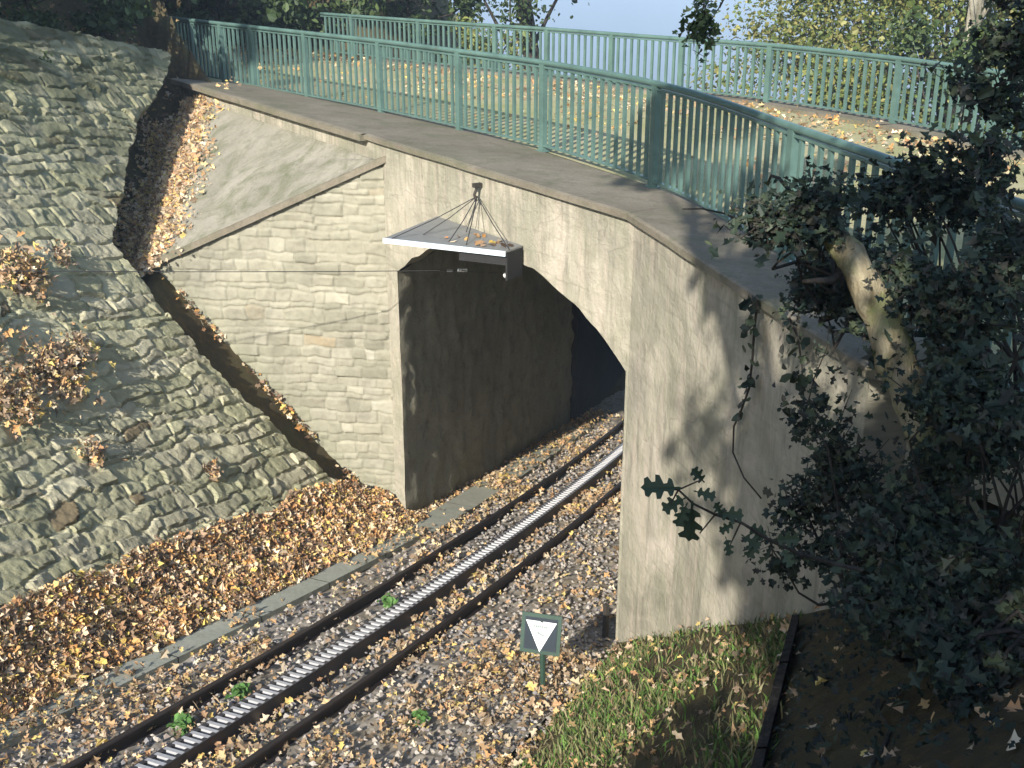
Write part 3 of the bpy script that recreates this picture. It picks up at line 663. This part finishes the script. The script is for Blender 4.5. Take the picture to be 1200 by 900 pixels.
grass_blades(gr, x, y, ground_z(x, y) - .01, .085, gc, rs); tag(gr.build('bank_grass', MT['grass']), kind='stuff')
# weeds between the rails
for i, (a, off) in enumerate([(7.0, -.30), (6.3, -.33), (9.55, -.28), (7.35, 1.25)]):
    p = tpt(a, off, 0); m = MB(); n = 90; q = p + np.column_stack([rs.normal(0, .035, (n, 2)), rs.uniform(.02, .12, n)])
    leaf_cloud(m, q, rnd_dirs(n, np.array([0, -.2, 1]), .6, rs), .055, np.array([(.09, .19, .05)]) * rs.uniform(.7, 1.4, (n, 1)), rs)
    tag(m.build('weed', MT['grass']), ['low green weed in the ballast left of the rack, farther of the near two', 'low green weed in the ballast left of the rack, nearest the bottom edge', 'low green weed between the rail and the rack, nearest the tunnel', 'low green weed outside the right hand rail'][i], 'weed', 'weeds growing in the ballast')

# withered plants rooted in the stone bank
def bank_pt(a, b, h=0):
    x, y = xy(a, b); p = np.array([x, y, zt(a) + 1.155 * (-6.91 - b) + .2]); return p + un * h
clumps = [(9.29, -9.61, .30, 380, 'brown withered plant on the stone bank nearest the left edge, upper one'), (8.75, -8.78, .34, 480, 'broad clump of withered brown leaves in the middle of the stone bank'), (8.0, -8.66, .34, 430, 'big golden brown withered plant low at the left edge of the stone bank'),
          (8.45, -8.12, .14, 70, 'small brown withered tuft below the broad clump on the bank'), (10.1, -9.73, .14, 60, 'small yellowish withered tuft high on the stone bank'), (9.85, -7.72, .11, 50, 'small orange withered tuft low on the bank near the wing wall'), (9.3, -8.95, .2, 90, 'thin withered sprig right of the broad clump on the bank'), (8.15, -9.15, .28, 180, 'withered plant between the upper and lower golden clumps at the left edge')]
for a, b, rd_, n, lb in clumps:
    m = MB(); c = bank_pt(a, b, rd_ * .22); q = c + rs.normal(0, rd_ * .55, (n, 3)); q -= (.68 * ((q - c) @ un))[:, None] * un; q -= np.minimum(0, (q - bank_pt(a, b)) @ un - .02)[:, None] * un
    r = empty('withered_plant', tuple(bank_pt(a, b)), lb, 'plant', 'withered plants on the stone bank')
    leaf_cloud(m, q, rnd_dirs(n, un * .6, .7, rs), .072, autumn(n, rs, 1.05, .2), rs, .3, True); m.build('leaves', MT['leaf'], r)
    s_ = MB()
    for j_ in range(max(3, n // 30)):
        e = q[rs.randint(n)]; s0 = bank_pt(a, b, -.03); s_.tube([s0, (s0 + e) / 2 + rs.normal(0, .03, 3), e], [.006, .005, .003], 4)
    s_.build('stems', MT['barkdark'], r)

# ------------------------------------------------------------------ canopy over the tunnel mouth, wires, sign
cz = -2.93
can = empty('wire_canopy', (*mp(1.6, -.4), cz), 'small sheet metal canopy hung by cables above the tunnel mouth', 'canopy')
c0, c1 = np.array([*mp(1.02, -.02), cz]), np.array([*mp(2.72, -.02), cz]); f0, f1 = np.array([-1.45, 12.72, cz]), np.array([-.06, 11.42, cz])
f0 = np.array([-1.36, 12.05, cz]); f1 = np.array([-.07, 11.48, cz])
pl = MB(); t_ = np.array([0, 0, .02]); v = [c0, c1, f1, f0]; v = v + [q + t_ for q in v]
pl.add(v, [(0, 1, 2, 3), (7, 6, 5, 4), (0, 4, 5, 1), (1, 5, 6, 2), (2, 6, 7, 3), (3, 7, 4, 0)]); pl.build('roof_sheet', MT['zinc'], can)
fl = MB(); fd = (f1 - f0) / np.linalg.norm(f1 - f0); fn = np.array([fd[1], -fd[0], 0])
fl.box((f0 + f1) / 2 + np.array([0, 0, -.005]) + fn * .012, (np.linalg.norm(f1 - f0) / 2 + .01, .010, .026), fd, fn); fl.build('front_edge', MT['sheet'], can)
sp = MB(); sd = (c1 - f1) / np.linalg.norm(c1 - f1); snn = np.array([sd[1], -sd[0], 0])
sp.box((f1 + c1) / 2 + np.array([0, 0, -.15]), (np.linalg.norm(c1 - f1) / 2 - .02, .012, .145), sd, snn); sp.build('side_board', MT['black'], can)
bb_ = MB(); mid = f0 * .38 + f1 * .62; bb_.box((mid + f1) / 2 + np.array([0, 0, -.085]) - fn * .03, (np.linalg.norm(f1 - mid) / 2, .012, .05), fd, fn); bb_.build('shadow_strip', MT['black'], can)  # black strip under the front edge, standing in for the canopy shadow
hk = np.array([*mp(1.93, -.06), -2.40]); m = MB(); m.box(hk, (.022, .05, .022), (*MD, 0), (*MN, 0)); m.tube([hk + (0, 0, -.02), hk + np.array([-.03, -.02, -.10]), hk + np.array([-.01, -.02, -.17])], .018, 6); m.build('wall_hook', MT['iron'], can)
for e in (f0 + fd * .08, f0 + fd * .30 + (c0 - f0) * .25, (f0 + f1) / 2 + (c0 - f0) * .1, f0 * .35 + f1 * .65 + (c1 - f1) * .25, f1 + (c1 - f1) * .25, c0 * .55 + c1 * .45 + (f0 - c0) * .15):
    m = MB(); m.tube([hk + (0, 0, -.12), (hk + e) / 2 + np.array([0, 0, -.07]), e + t_], .0055, 5); m.build('cable', MT['cable'], can)
n = 18; q = c0[None] * .0 + np.array([c1 * u * v2 + f1 * u * (1 - v2) + c0 * (1 - u) * v2 + f0 * (1 - u) * (1 - v2) for u, v2 in zip(rs.beta(3, 1.3, n), rs.uniform(.1, .8, n))]) + np.array([0, 0, .03])
m = MB(); leaf_cloud(m, q, rnd_dirs(n, np.array([0, 0, 1]), .3, rs), .08, autumn(n, rs, .9), rs); m.build('fallen_leaves', MT['leaf'], can)

wz = -3.27
wire = empty('span_wire', (-2.5, 12, wz), 'thin span wire with white insulators running left from the tunnel mouth', 'wire')
w0 = np.array([*mp(2.62, -.02), wz + .01]); w1 = np.array([-.61, 13.30, -3.605]); w2 = np.array([-6.02, 11.35, -3.08])
m = MB(); m.tube([w0, (w0 + w1) / 2, w1], .005, 5); m.tube([w1, w1 * .75 + w2 * .25 + (0, 0, -.012), (w1 + w2) / 2 + np.array([0, 0, -.015]), w2], .0048, 5); m.build('wire', MT['cable'], wire)
def insulator(c, ax, r, ln):
    m = MB(); ax = np.array(ax) / np.linalg.norm(ax); ts = np.linspace(-.5, .5, 13); rr = [r * (.5 if i in (0, 12) else (1.0 if i % 3 else .65)) for i in range(13)]
    m.tube([c + ax * ln * t for t in ts], rr, 10); m.build('insulator', MT['insul'], wire, True)
insulator(w0 + np.array([-.09, .02, 0]), w0 - w1, .033, .17); insulator(w1 + np.array([.02, 0, 0]), w1 - w2, .022, .13); insulator(w1 + np.array([-.13, 0, -.005]), w1 - w2, .015, .07)

sg = empty('track_sign', (.29, 9.01, zt(8.45)), 'dark green square sign with white triangle on a green post beside the track', 'sign')
m = MB(); sb = np.array([.29, 9.01, zt(8.45) - .15]); stp = np.array([.275, 8.98, zt(8.45) + .80]); m.tube([sb, (sb + stp) / 2, stp], .026, 8); m.build('post', MT['green'], sg)
sn = np.array([-.24, -.93, .27]); sn /= np.linalg.norm(sn); sx = np.cross(np.array([0, 0, 1.]), sn); sx /= np.linalg.norm(sx); sy = np.cross(sn, sx)
sc_ = np.array([.262, 8.945, zt(8.45) + .68]); hw = .185
m = MB(); m.box(sc_, (hw, hw, .008), sx, sy, sn); m.build('frame', MT['green'], sg)
m = MB(); m.box(sc_ + sn * .010, (hw - .035, hw - .035, .003), sx, sy, sn); m.build('plate', MT['navy'], sg)
def poly3(mb, pts, lift, th=.003):
    v = [sc_ + sx * p[0] + sy * p[1] + sn * lift for p in pts]; k = len(v); v += [q + sn * th for q in v]
    mb.add(v, [tuple(range(k - 1, -1, -1)), tuple(range(k, 2 * k))] + [(i, (i + 1) % k, k + (i + 1) % k, k + i) for i in range(k)])
m = MB(); poly3(m, [(0, -.165), (.142, .118), (-.142, .118)], .0135); m.build('triangle', MT['white'], sg)
m = MB()
for i in range(7): poly3(m, [(-.066 + i * .019, .058), (-.054 + i * .019, .058), (-.054 + i * .019, .088), (-.066 + i * .019, .088)], .0170, .0015)
poly3(m, [(-.066, .066), (.060, .066), (.060, .074), (-.066, .074)], .0192, .0015)
poly3(m, [(-.045, .012), (-.015, .022), (.0, .008), (.03, .0), (.045, -.012), (.01, -.014), (-.012, -.004), (-.03, .002)], .0170, .0015)
m.build('print', MT['grey'], sg)

# thin dark strip standing in for the shadow slit at the pier foot
m = MB(); p = np.array(mp(OPW - .05, -.1)); m.box((p[0], p[1], zt(10) + .2), (.028, .02, .24), (*MD, 0), (*MN, 0)); tag(m.build('pier_shadow_strip', MT['iron']), 'short dark strip standing in for the shadow at the foot of the right bridge pier', 'post')

#PLANTS
# ------------------------------------------------------------------ trees and shrubs
GREEN = np.array([(.045, .075, .025), (.06, .095, .03), (.035, .06, .022), (.075, .11, .035)])
YELL = np.array([(.18, .20, .055), (.23, .23, .07), (.13, .17, .045), (.26, .245, .085), (.10, .14, .04)])
IVY = np.array([(.022, .036, .024), (.036, .05, .032), (.015, .025, .018), (.05, .065, .035), (.04, .04, .03)])
def pick(pal, n, rs): return pal[rs.randint(0, len(pal), n)] * rs.uniform(.7, 1.3, (n, 1))
def limb(p0, p1, k, wig, rs):
    n = max(k, 4); t = np.linspace(0, 1, n)[:, None]; q = np.array(p0) * (1 - t) + np.array(p1) * t
    L = np.linalg.norm(np.array(p1) - np.array(p0)); u = rs.normal(0, 1, 3) * wig * 2.0; w = rs.normal(0, 1, 3) * wig * 1.1
    return q + np.sin(t * PI) * u + np.sin(t * 2 * PI) * w
def tree(name, base, h, cr, czr, n, leaf, pal, label, group, seed, trunk=.18, bark='barkdark', lobes=14, lean=(0, 0), lowest=.35, cat='tree'):
    rs = np.random.RandomState(seed); base = np.array(base, float); top = base + np.array([lean[0], lean[1], h * .82])
    r = empty(name, tuple(base), label, cat, group)
    m = MB(); tp = limb(base - (0, 0, .3), top, 8, .06 * h * .12, rs); m.tube(tp, np.linspace(trunk, trunk * .25, 8), 8)
    cen = []
    for i in range(lobes):
        hh = rs.uniform(lowest, 1.0); an = i * 2.4 + rs.uniform(-.4, .4); rad = cr * math.sqrt(max(.05, 1 - ((hh - .62) / .48) ** 2)) * rs.uniform(.35, .95)
        c = base + np.array([lean[0] * hh + rad * math.cos(an), lean[1] * hh + rad * math.sin(an), h * hh]); cen.append(c)
        s0 = base + (top - base) * max(.2, hh - .22); m.tube(limb(s0, c, 5, .08, rs), np.linspace(trunk * .35, .015, 5), 5)
    m.build('trunk', MT[bark], r, True)
    L = MB(); cen = np.array(cen); w = rs.rand(lobes) + .5; idx = rs.choice(lobes, n, p=w / w.sum())
    dv = rs.normal(0, 1, (n, 3)); dv /= np.linalg.norm(dv, axis=1)[:, None]; rad = rs.rand(n) ** .45
    lr = cr * rs.uniform(.26, .46, lobes)
    P = cen[idx] + dv * (rad * lr[idx])[:, None] * np.array([1, 1, czr])
    # sub-clumps, so that gaps open in the outline
    sub = rs.randint(0, 24, n); so_ = rs.normal(0, .22, (lobes, 24, 3)) * lr[:, None, None]; P = P * .55 + (cen[idx] + so_[idx, sub] * 2.3 + rs.normal(0, .10, (n, 3)) * lr[idx][:, None]) * .45
    leaf_cloud(L, P, rnd_dirs(n, dv * .6 + np.array([0, 0, .5]), .6, rs), leaf, pick(pal, n, rs), rs)
    L.build('crown', MT['foliage'], r)
    return r
def place(proto, base, label=None, s=1.0, rz=0.0):
    c = copy_tree(proto); c.location = base; c.scale = (s, s, s * random.uniform(.92, 1.08)); c.rotation_euler = (0, 0, rz)
    if label: c['label'] = label
    return c
def gz(x, y): return float(ground_z(np.array([x]), np.array([y]), True)[0])
# dark wood behind the left end of the bridge
FG = 'trees of the dark wood behind the left end of the bridge'
f1_ = tree('forest_tree', (-8.5, 33, gz(-8.5, 33)), 13, 4.4, .8, 4200, .42, GREEN, 'tall dark woodland tree behind the left end of the bridge railing', FG, 3, .24, lowest=.30, lobes=20)
for i, (x, y, s, rz) in enumerate([(-13, 27, 1, 1), (-4.2, 35, .95, 2), (-16, 33, 1.1, 3), (-11, 38, 1, 4), (-6.5, 41, 1.1, 5), (-1.6, 41, .95, .4), (-19, 26, 1, 1.6), (-14, 21.5, .8, 2.5), (-20, 40, 1.2, .7), (-3.5, 48, 1.2, 2.2), (-10, 47, 1.2, 3.6)]):
    place(f1_, (x, y, gz(x, y)), 'dark woodland tree standing in the shade behind the left end of the bridge', s, rz)
f1_['label'] = 'dark woodland tree standing in the shade behind the left end of the bridge'
# hillside trees uphill on the left, out of frame, shading the bank top
SG = 'trees on the slope outside the picture'
f2 = tree('hillside_tree', (-14.0, 9.5, gz(-14.0, 9.5)), 9.5, 3.1, .8, 3600, .30, YELL, 'hillside tree on the slope to the left of the picture', SG, 9, .2, lowest=.42)
for (x, y, s, rz) in [(-13.2, 7.2, .8, 4.1), (-15.5, 13.5, 1.0, 1.4), (-16.5, 17.5, 1.1, 2.6)]: place(f2, (x, y, gz(x, y)), None, s, rz)
tree('hillside_tree', (-12.3, 5.0, gz(-12.3, 5.0)), (6.4 - gz(-12.3, 5.0)) / .74, 1.5, .7, 1500, .2, YELL, 'slender hillside tree on the slope to the left, nearest the picture edge', SG, 61, .1, lowest=.58, lobes=9)
UG = 'undergrowth along the top of the stone bank'
u1 = tree('woodland_shrub', (-7.3, 18.2, gz(-7.3, 18.2) - .1), 1.5, 1.25, .7, 2600, .085, GREEN, 'dark leafy undergrowth along the top of the stone bank', UG, 27, .03, lobes=12, lowest=.2, cat='shrub')
for (x, y, s, rz) in [(-7.6, 16.2, 1, 1), (-8.6, 17.8, 1.2, 2), (-6.9, 20.2, 1, 3), (-8.2, 20.4, 1.3, 4), (-7.4, 22.3, 1.1, 5), (-9.2, 23.5, 1.5, .5), (-8.4, 15.2, 1.1, 1.7), (-4.6, 29.6, 1.6, 2), (-6.6, 30.4, 1.7, 3), (-2.6, 30.6, 1.5, 4), (-8.6, 30, 1.8, 5), (-1.2, 29.5, 1.2, 1), (-10.5, 28, 1.7, 2.2), (-10.5, 20, 1.5, 2.9), (-11, 17, 1.5, .9), (-7.0, 14.6, .5, .2), (-6.8, 15.9, .55, 1.2), (-6.5, 17.2, .5, 2.2)] + [(*xy(a_t, -12.25 - .2 * (i_ % 2)), .42 + .1 * (i_ % 3), i_ * 1.3) for i_, a_t in enumerate(np.arange(8.6, 14.6, .75))] + [(*xy(a_t, b_t), s_t, a_t) for a_t, b_t, s_t in [(9.6, -11.6, .25), (10.4, -11.9, .3), (11.1, -11.5, .22), (11.8, -11.9, .3), (12.6, -11.7, .25), (13.3, -12.0, .32), (8.9, -11.9, .3)]]: place(u1, (x, y, gz(x, y) - .1), None, s, rz)
# sunlit tree beyond the far railing at the right, and neighbours
tree('maple_tree', (11.0, 30.0, gz(11.0, 30.0)), 10.8, 5.2, 1.0, 95000, .10, YELL, 'sunlit yellow green tree beyond the far railing on the right', None, 12, .22, 'bark', 44, lowest=.10)
tree('birch_tree', (9.3, 24.0, gz(9.3, 24.0)), 13, 1.7, .9, 1500, .10, YELL, 'slim tree with pale straight trunk beyond the far railing', None, 13, .17, 'pale', 10, lowest=.75)
tree('roadside_tree', (.95, 33, gz(.95, 33)), 12, 3.2, .8, 15000, .11, GREEN, 'dark trunked tree standing beyond the far railing left of the sky gap', None, 14, .26, 'barkdark', 20, (-1.9, 0), lowest=.34)
tree('slope_shrub', (-.4, 28.5, gz(-.4, 28.5)), 3.4, 1.7, .8, 5200, .09, YELL, 'low greenish shrub behind the far railing below the dark trunk', None, 15, .06, 'barkdark', 14, lowest=.15, cat='shrub')
tree('slope_shrub', (5.6, 27, gz(5.6, 27)), 7.6, 2.4, .9, 9000, .10, YELL, 'green shrub behind the far railing below the sunlit tree', None, 16, .07, 'barkdark', 16, lowest=.25, cat='shrub')
tree('slope_shrub', (8.3, 21.5, gz(8.3, 21.5)), 6.2, 2.2, .9, 8000, .095, GREEN, 'dark green shrub behind the far railing near the pale trunk', None, 18, .07, 'barkdark', 16, lowest=.2, cat='shrub')
# the tree behind the viewer whose crown shades the right foreground
tree('shade_tree', (-2.3, -5.4, -2.4), 8.4, 2.6, .90, 19000, .16, GREEN, 'broad leafy tree behind the viewpoint shading the right foreground', SG, 22, .2, lowest=.26, lobes=44, lean=(2.4, 2.0))
tree('shade_tree', (.5, -2.2, -2.4), 8.0, 1.7, .50, 2600, .15, GREEN, 'slimmer leaning tree close behind the viewpoint whose crown reaches over it', SG, 23, .16, lowest=.70, lobes=12, lean=(-3.2, 3.2))  # unseen tree, its crown placed to shade the right stretch of railing

# leafy masses in the right foreground
def ray(px, py):
    u = (px - 600) / 1350; v = -(py - 450) / 1350; c, s = math.cos(R_(20.8)), math.sin(R_(20.8)); d = np.array([u, c + v * s, -s + v * c]); return d / d[1]
def shrub(name, px, py, dep, rx, rz, n, leaf, pal, label, seed, root=None, mat='gloss', cat='shrub', dy=None, lobes=12):
    rs = np.random.RandomState(seed); c = ray(px, py) * dep; rx = rx * dep / 1350; rz = rz * dep / 1350; dy = dy or rx * .7
    b = np.array([c[0] + .15, c[1] + .1, 0]) if root is None else np.array(root, float); b[2] = gz(b[0], b[1]) if root is None else b[2]
    r = empty(name, tuple(b), label, cat, 'leafy growth in the right foreground'); m = MB(); L = MB()
    cen = c + rs.normal(0, 1, (lobes, 3)) * np.array([rx, dy, rz]) * .5; cen[:, 1] = np.maximum(cen[:, 1], dep * .72)
    for q in cen:
        pth = limb(b, q, 6, .05, rs); m.tube(pth, np.linspace(.014, .004, 6), 5)
        for _ in range(5):
            e = q + rs.normal(0, 1, 3) * np.array([rx, dy, rz]) * .38; m.tube(limb(q, e, 4, .02, rs), np.linspace(.004, .002, 4), 4)
            k = n // (lobes * 5); t = rs.rand(k)[:, None]; P = q * (1 - t) + e * t + rs.normal(0, .05, (k, 3))
            leaf_cloud(L, P, rnd_dirs(k, np.array([-.2, -.5, .7]), .6, rs), leaf, pick(pal, k, rs), rs, .3, True)
    m.build('stems', MT['barkdark'], r); L.build('leaves', MT[mat], r); return r
shrub('ivy_bush', 1090, 205, 5.7, 85, 48, 2300, .046, IVY, 'dark glossy ivy bush hiding the near railing at the right', 41, root=(2.6, 5.2, -2.4))
shrub('overhanging_branch', 1180, 62, 6.2, 62, 75, 1300, .050, IVY, 'dark leafy branches at the upper right corner in front of the pale trunk', 42, root=tuple(ray(1330, -90) * 6.3), cat='branch', lobes=9)
shrub('overhanging_branch', 826, 4, 9.5, 22, 30, 200, .075, GREEN, 'small leafy branch tip hanging into the sky gap at the top', 53, root=tuple(ray(900, -160) * 9.6), cat='branch', lobes=4, mat='foliage')
shrub('ivy_bush', 945, 262, 5.25, 62, 36, 1700, .042, IVY, 'dark ivy creeping over the coping at the foot of the railing', 43, root=tuple(ray(985, 330) * 6.2))
shrub('ivy_bush', 985, 330, 6.1, 45, 45, 1500, .042, IVY, 'dark ivy hanging over the coping behind the leaning trunk', 50, root=tuple(ray(1010, 360) * 6.2))
shrub('ivy_bush', 1110, 725, 4.2, 110, 50, 2400, .05, IVY, 'dark bramble spreading over the bare ground at the bottom right', 51)
shrub('ivy_bush', 965, 560, 5.4, 62, 130, 1900, .042, IVY, 'tangle of small dark leaves in front of the right end of the wall', 44, root=tuple(ray(1010, 700) * 5.3))
shrub('ivy_bush', 1125, 330, 5.0, 90, 85, 2800, .046, IVY, 'dark undergrowth right of the leaning mossy trunk', 45, root=tuple(ray(1160, 520) * 4.9))
shrub('ivy_bush', 1075, 630, 4.5, 110, 48, 1900, .05, IVY, 'dark bush around the base of the leaning mossy trunk', 46)
shrub('ivy_bush', 1160, 500, 4.6, 85, 95, 3200, .048, IVY, 'dark leafy bush at the right edge below the railing', 49)
shrub('ivy_bush', 1185, 800, 3.9, 70, 45, 700, .05, IVY, 'shadowed bush in the bottom right corner', 47)

# leaning mossy trunk
def at(px, py, dep): return ray(px, py) * dep
lt = empty('leaning_trunk', tuple(at(1130, 640, 4.9)), 'leaning mossy tree trunk rising from the bushes at the right', 'tree trunk')
m = MB(); pts = np.array([at(1150, 690, 4.75), at(1118, 590, 4.8), at(1085, 500, 4.9), at(1055, 430, 5.0), at(1028, 360, 5.1), at(995, 300, 5.2), at(975, 268, 5.3), at(962, 245, 5.4), at(955, 222, 5.5)])
rr = np.array([.13, .115, .11, .105, .098, .082, .055, .032, .012]); T_ = np.linspace(0, 1, 40); tt = np.linspace(0, 1, 9)
P = np.stack([np.interp(T_, tt, pts[:, i]) for i in range(3)], 1); P[1:-1] = (P[:-2] + 2 * P[1:-1] + P[2:]) / 4
P[1:-1] += rs.normal(0, .008, (38, 3))
m.tube(P, np.interp(T_, tt, rr) * .88 * (1 + .16 * (vnoise(T_ * 22, T_ * 0) - .5) * 2), 12); m.build('trunk', MT['mossy'], lt, True)
for e0, e1, r0 in [((1000, 300, 5.2), (940, 330, 5.0), .03), ((965, 255, 5.38), (900, 215, 5.7), .018), ((970, 262, 5.35), (800, 245, 7.0), .012), ((1060, 360, 5.0), (1110, 345, 4.9), .014)]:
    m = MB(); p0, p1 = at(*e0), at(*e1); m.tube(limb(p0, p1, 8, .03, rs), np.linspace(r0, r0 * .3, 8), 6); m.build('branch', MT['barkdark'], lt, True)

# oak twig hanging into the picture
OAK = np.array([(0, 0), (.03, .08), (.02, .20), (.17, .26), (.20, .34), (.09, .38), (.08, .46), (.25, .56), (.26, .66), (.12, .66), (.11, .74), (.22, .84), (.18, .92), (.07, .92), (0, 1.0)])
OAKP = [(0, 0)] + [tuple(p) for p in OAK[1:-1]] + [(0, 1.0)] + [(-p[0], p[1]) for p in OAK[1:-1][::-1]]
tw_ = empty('oak_twig', tuple(at(1000, 668, 3.4)), 'dark oak twig with lobed leaves hanging in front of the pale wall', 'twig')
m = MB(); pth = [at(1010, 668, 3.5), at(975, 660, 3.4), at(935, 648, 3.25), at(900, 632, 3.2), at(868, 612, 3.15), at(838, 603, 3.1), at(812, 590, 3.05), at(795, 574, 3.0)]
m.tube(pth, np.linspace(.008, .003, 8), 6)
for e in [(822, 562), (762, 572), (785, 592), (820, 625), (852, 598), (855, 640), (915, 655), (880, 640)]:
    k = min(pth, key=lambda q: np.linalg.norm(q - at(e[0], e[1], q[1]))); m.tube([k, at(e[0], e[1], k[1])], [.003, .002], 4)
m.build('stem', MT['barkdark'], tw_)
for (bx, by, tx, ty, ln, dp) in [(800, 572, 752, 570, .10, 3.0), (806, 582, 776, 598, .08, 3.02), (812, 575, 838, 582, .07, 3.05), (826, 566, 812, 550, .065, 3.04), (812, 586, 806, 636, .115, 3.02), (806, 588, 796, 612, .08, 3.0), (838, 602, 872, 604, .085, 3.12), (845, 604, 840, 592, .06, 3.1), (862, 612, 846, 622, .06, 3.15), (850, 628, 856, 652, .06, 3.1), (868, 626, 888, 640, .075, 3.2), (890, 628, 878, 652, .08, 3.2), (905, 632, 930, 632, .085, 3.2), (915, 640, 925, 658, .075, 3.22), (900, 632, 880, 618, .07, 3.2)]:
    p0, p1 = at(bx, by, dp), at(tx, ty, dp - .02); ax = (p1 - p0); L_ = np.linalg.norm(ax); ax /= L_; L_ = max(L_, ln)
    nn = np.array([rs.uniform(-.5, .5), -1, rs.uniform(.3, 1.0)]); side = np.cross(ax, nn); side /= np.linalg.norm(side); nn = np.cross(side, ax)
    v = [p0 + ax * L_ * q[1] + side * L_ * q[0] * 1.15 + nn * (abs(q[0]) * .25 * L_ - .10 * L_ * q[1] ** 2) for q in OAKP]; k = len(v)
    half = k // 2; fs = [tuple(range(0, half + 1)), tuple(list(range(half, k)) + [0])]
    g2 = MB(); g2.add(v, fs, np.array((.03, .045, .025)) * rs.uniform(.8, 1.3)); g2.build('oak_leaf', MT['gloss'], tw_)

# vine hanging down the right wall
vn = empty('hanging_vine', (*(Q0 + WD * 2.72 - WN * .1), -2.3), 'thin ivy strand hanging down the pale right wall from its coping', 'vine')
def onw(px, py, off=.08):
    r = ray(px, py); k = (WN @ Q0 - off) / (WN @ r[:2]); return r * k
m = MB(); vp = [onw(888, 352, .10), onw(884, 385), onw(882, 420), onw(878, 455), onw(868, 483), onw(860, 500), onw(859, 530), onw(872, 560), onw(892, 584)]
m.tube(vp, np.linspace(.010, .006, 9), 5); m.build('stem', MT['barkdark'], vn)
L = MB(); n = 46; t = rs.rand(n) ** 1.2 * 4.3; P = np.array([np.array([np.interp(q, range(9), [p[i] for p in vp]) for i in range(3)]) for q in t]) + rs.normal(0, .03, (n, 3)) - np.array([*WN, 0]) * .03
leaf_cloud(L, P, rnd_dirs(n, np.array([-.8, -.4, .4]), .4, rs), .06, pick(IVY, n, rs), rs); L.build('leaves', MT['gloss'], vn)
vn = empty('hanging_vine', (*(Q0 + WD * 3.2 - WN * .1), -2.3), 'short leafy ivy strand hanging nearer the right end of the wall', 'vine')
m = MB(); vp = [onw(925, 372, .10), onw(935, 395), onw(940, 430), onw(942, 470), onw(940, 510)]; m.tube(vp, np.linspace(.008, .004, 5), 5); m.build('stem', MT['barkdark'], vn)
L = MB(); n = 60; t = rs.rand(n) * 4; P = np.array([np.array([np.interp(q, range(5), [p[i] for p in vp]) for i in range(3)]) for q in t]) + rs.normal(0, .05, (n, 3)) - np.array([*WN, 0]) * .05
leaf_cloud(L, P, rnd_dirs(n, np.array([-.8, -.4, .4]), .4, rs), .06, pick(IVY, n, rs), rs); L.build('leaves', MT['gloss'], vn)

eb = empty('edging_board', (1.35, 5.0, gz(1.35, 5.0)), 'dark weathered timber edging running down the right side of the grass bank', 'edging')
for y0, y1 in ((3.3, 4.45), (4.47, 5.6), (5.62, 6.5)):
    m = MB(); G = []
    for y in np.linspace(y0, y1, 5):
        x = 1.95 + .334 * (y - 6.8); z = gz(x, y); G.append([(x - .02, y, z - .1), (x - .02, y, z + .13), (x + .03, y, z + .135), (x + .03, y, z - .1)])
    m.grid(np.array(G)); m.build('board', MT['barkdark'], eb)
m = MB(); m.tube(limb((1.42, 3.75, gz(1.42, 3.75) + .03), (1.75, 4.35, gz(1.75, 4.35) + .05), 7, .02, rs), np.linspace(.012, .006, 7), 6); tag(m.build('fallen_stick', MT['bark']), 'pale fallen stick lying on the dark ground right of the timber edging', 'stick')
# ivy carpet on the shaded bank, leaf colour darkened to deepen that shade
ic = MB(); n = 3600; x = rs.uniform(.7, 4.0, n); y = rs.uniform(2.2, 6.2, n); k = (x > 1.95 + .334 * (y - 6.8) + .15 * fbm(x * 3, y * 3)) & ((x - Q0[0]) * WN[0] + (y - Q0[1]) * WN[1] < .05 + 3 * (y < 6)); x, y = x[k], y[k]; n = len(x)
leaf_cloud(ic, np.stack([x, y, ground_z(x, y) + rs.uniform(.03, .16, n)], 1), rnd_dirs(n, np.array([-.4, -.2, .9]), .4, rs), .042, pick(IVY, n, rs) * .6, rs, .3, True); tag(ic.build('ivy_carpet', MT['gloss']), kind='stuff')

#HAZE
hm = bpy.data.materials.new('valley_haze'); hm.use_nodes = True; ht = hm.node_tree; ht.nodes.remove(ht.nodes['Principled BSDF'])
pv = ht.nodes.new('ShaderNodeVolumePrincipled'); pv.inputs['Color'].default_value = (.62, .80, 1.0, 1); pv.inputs['Density'].default_value = .0013; pv.inputs['Anisotropy'].default_value = 0
ht.links.new(pv.outputs[0], ht.nodes['Material Output'].inputs['Volume'])
m = MB(); m.box((0, 0, -66), (6800, 6800, 106)); hz_ = m.build('haze', hm); tag(hz_, kind='stuff')
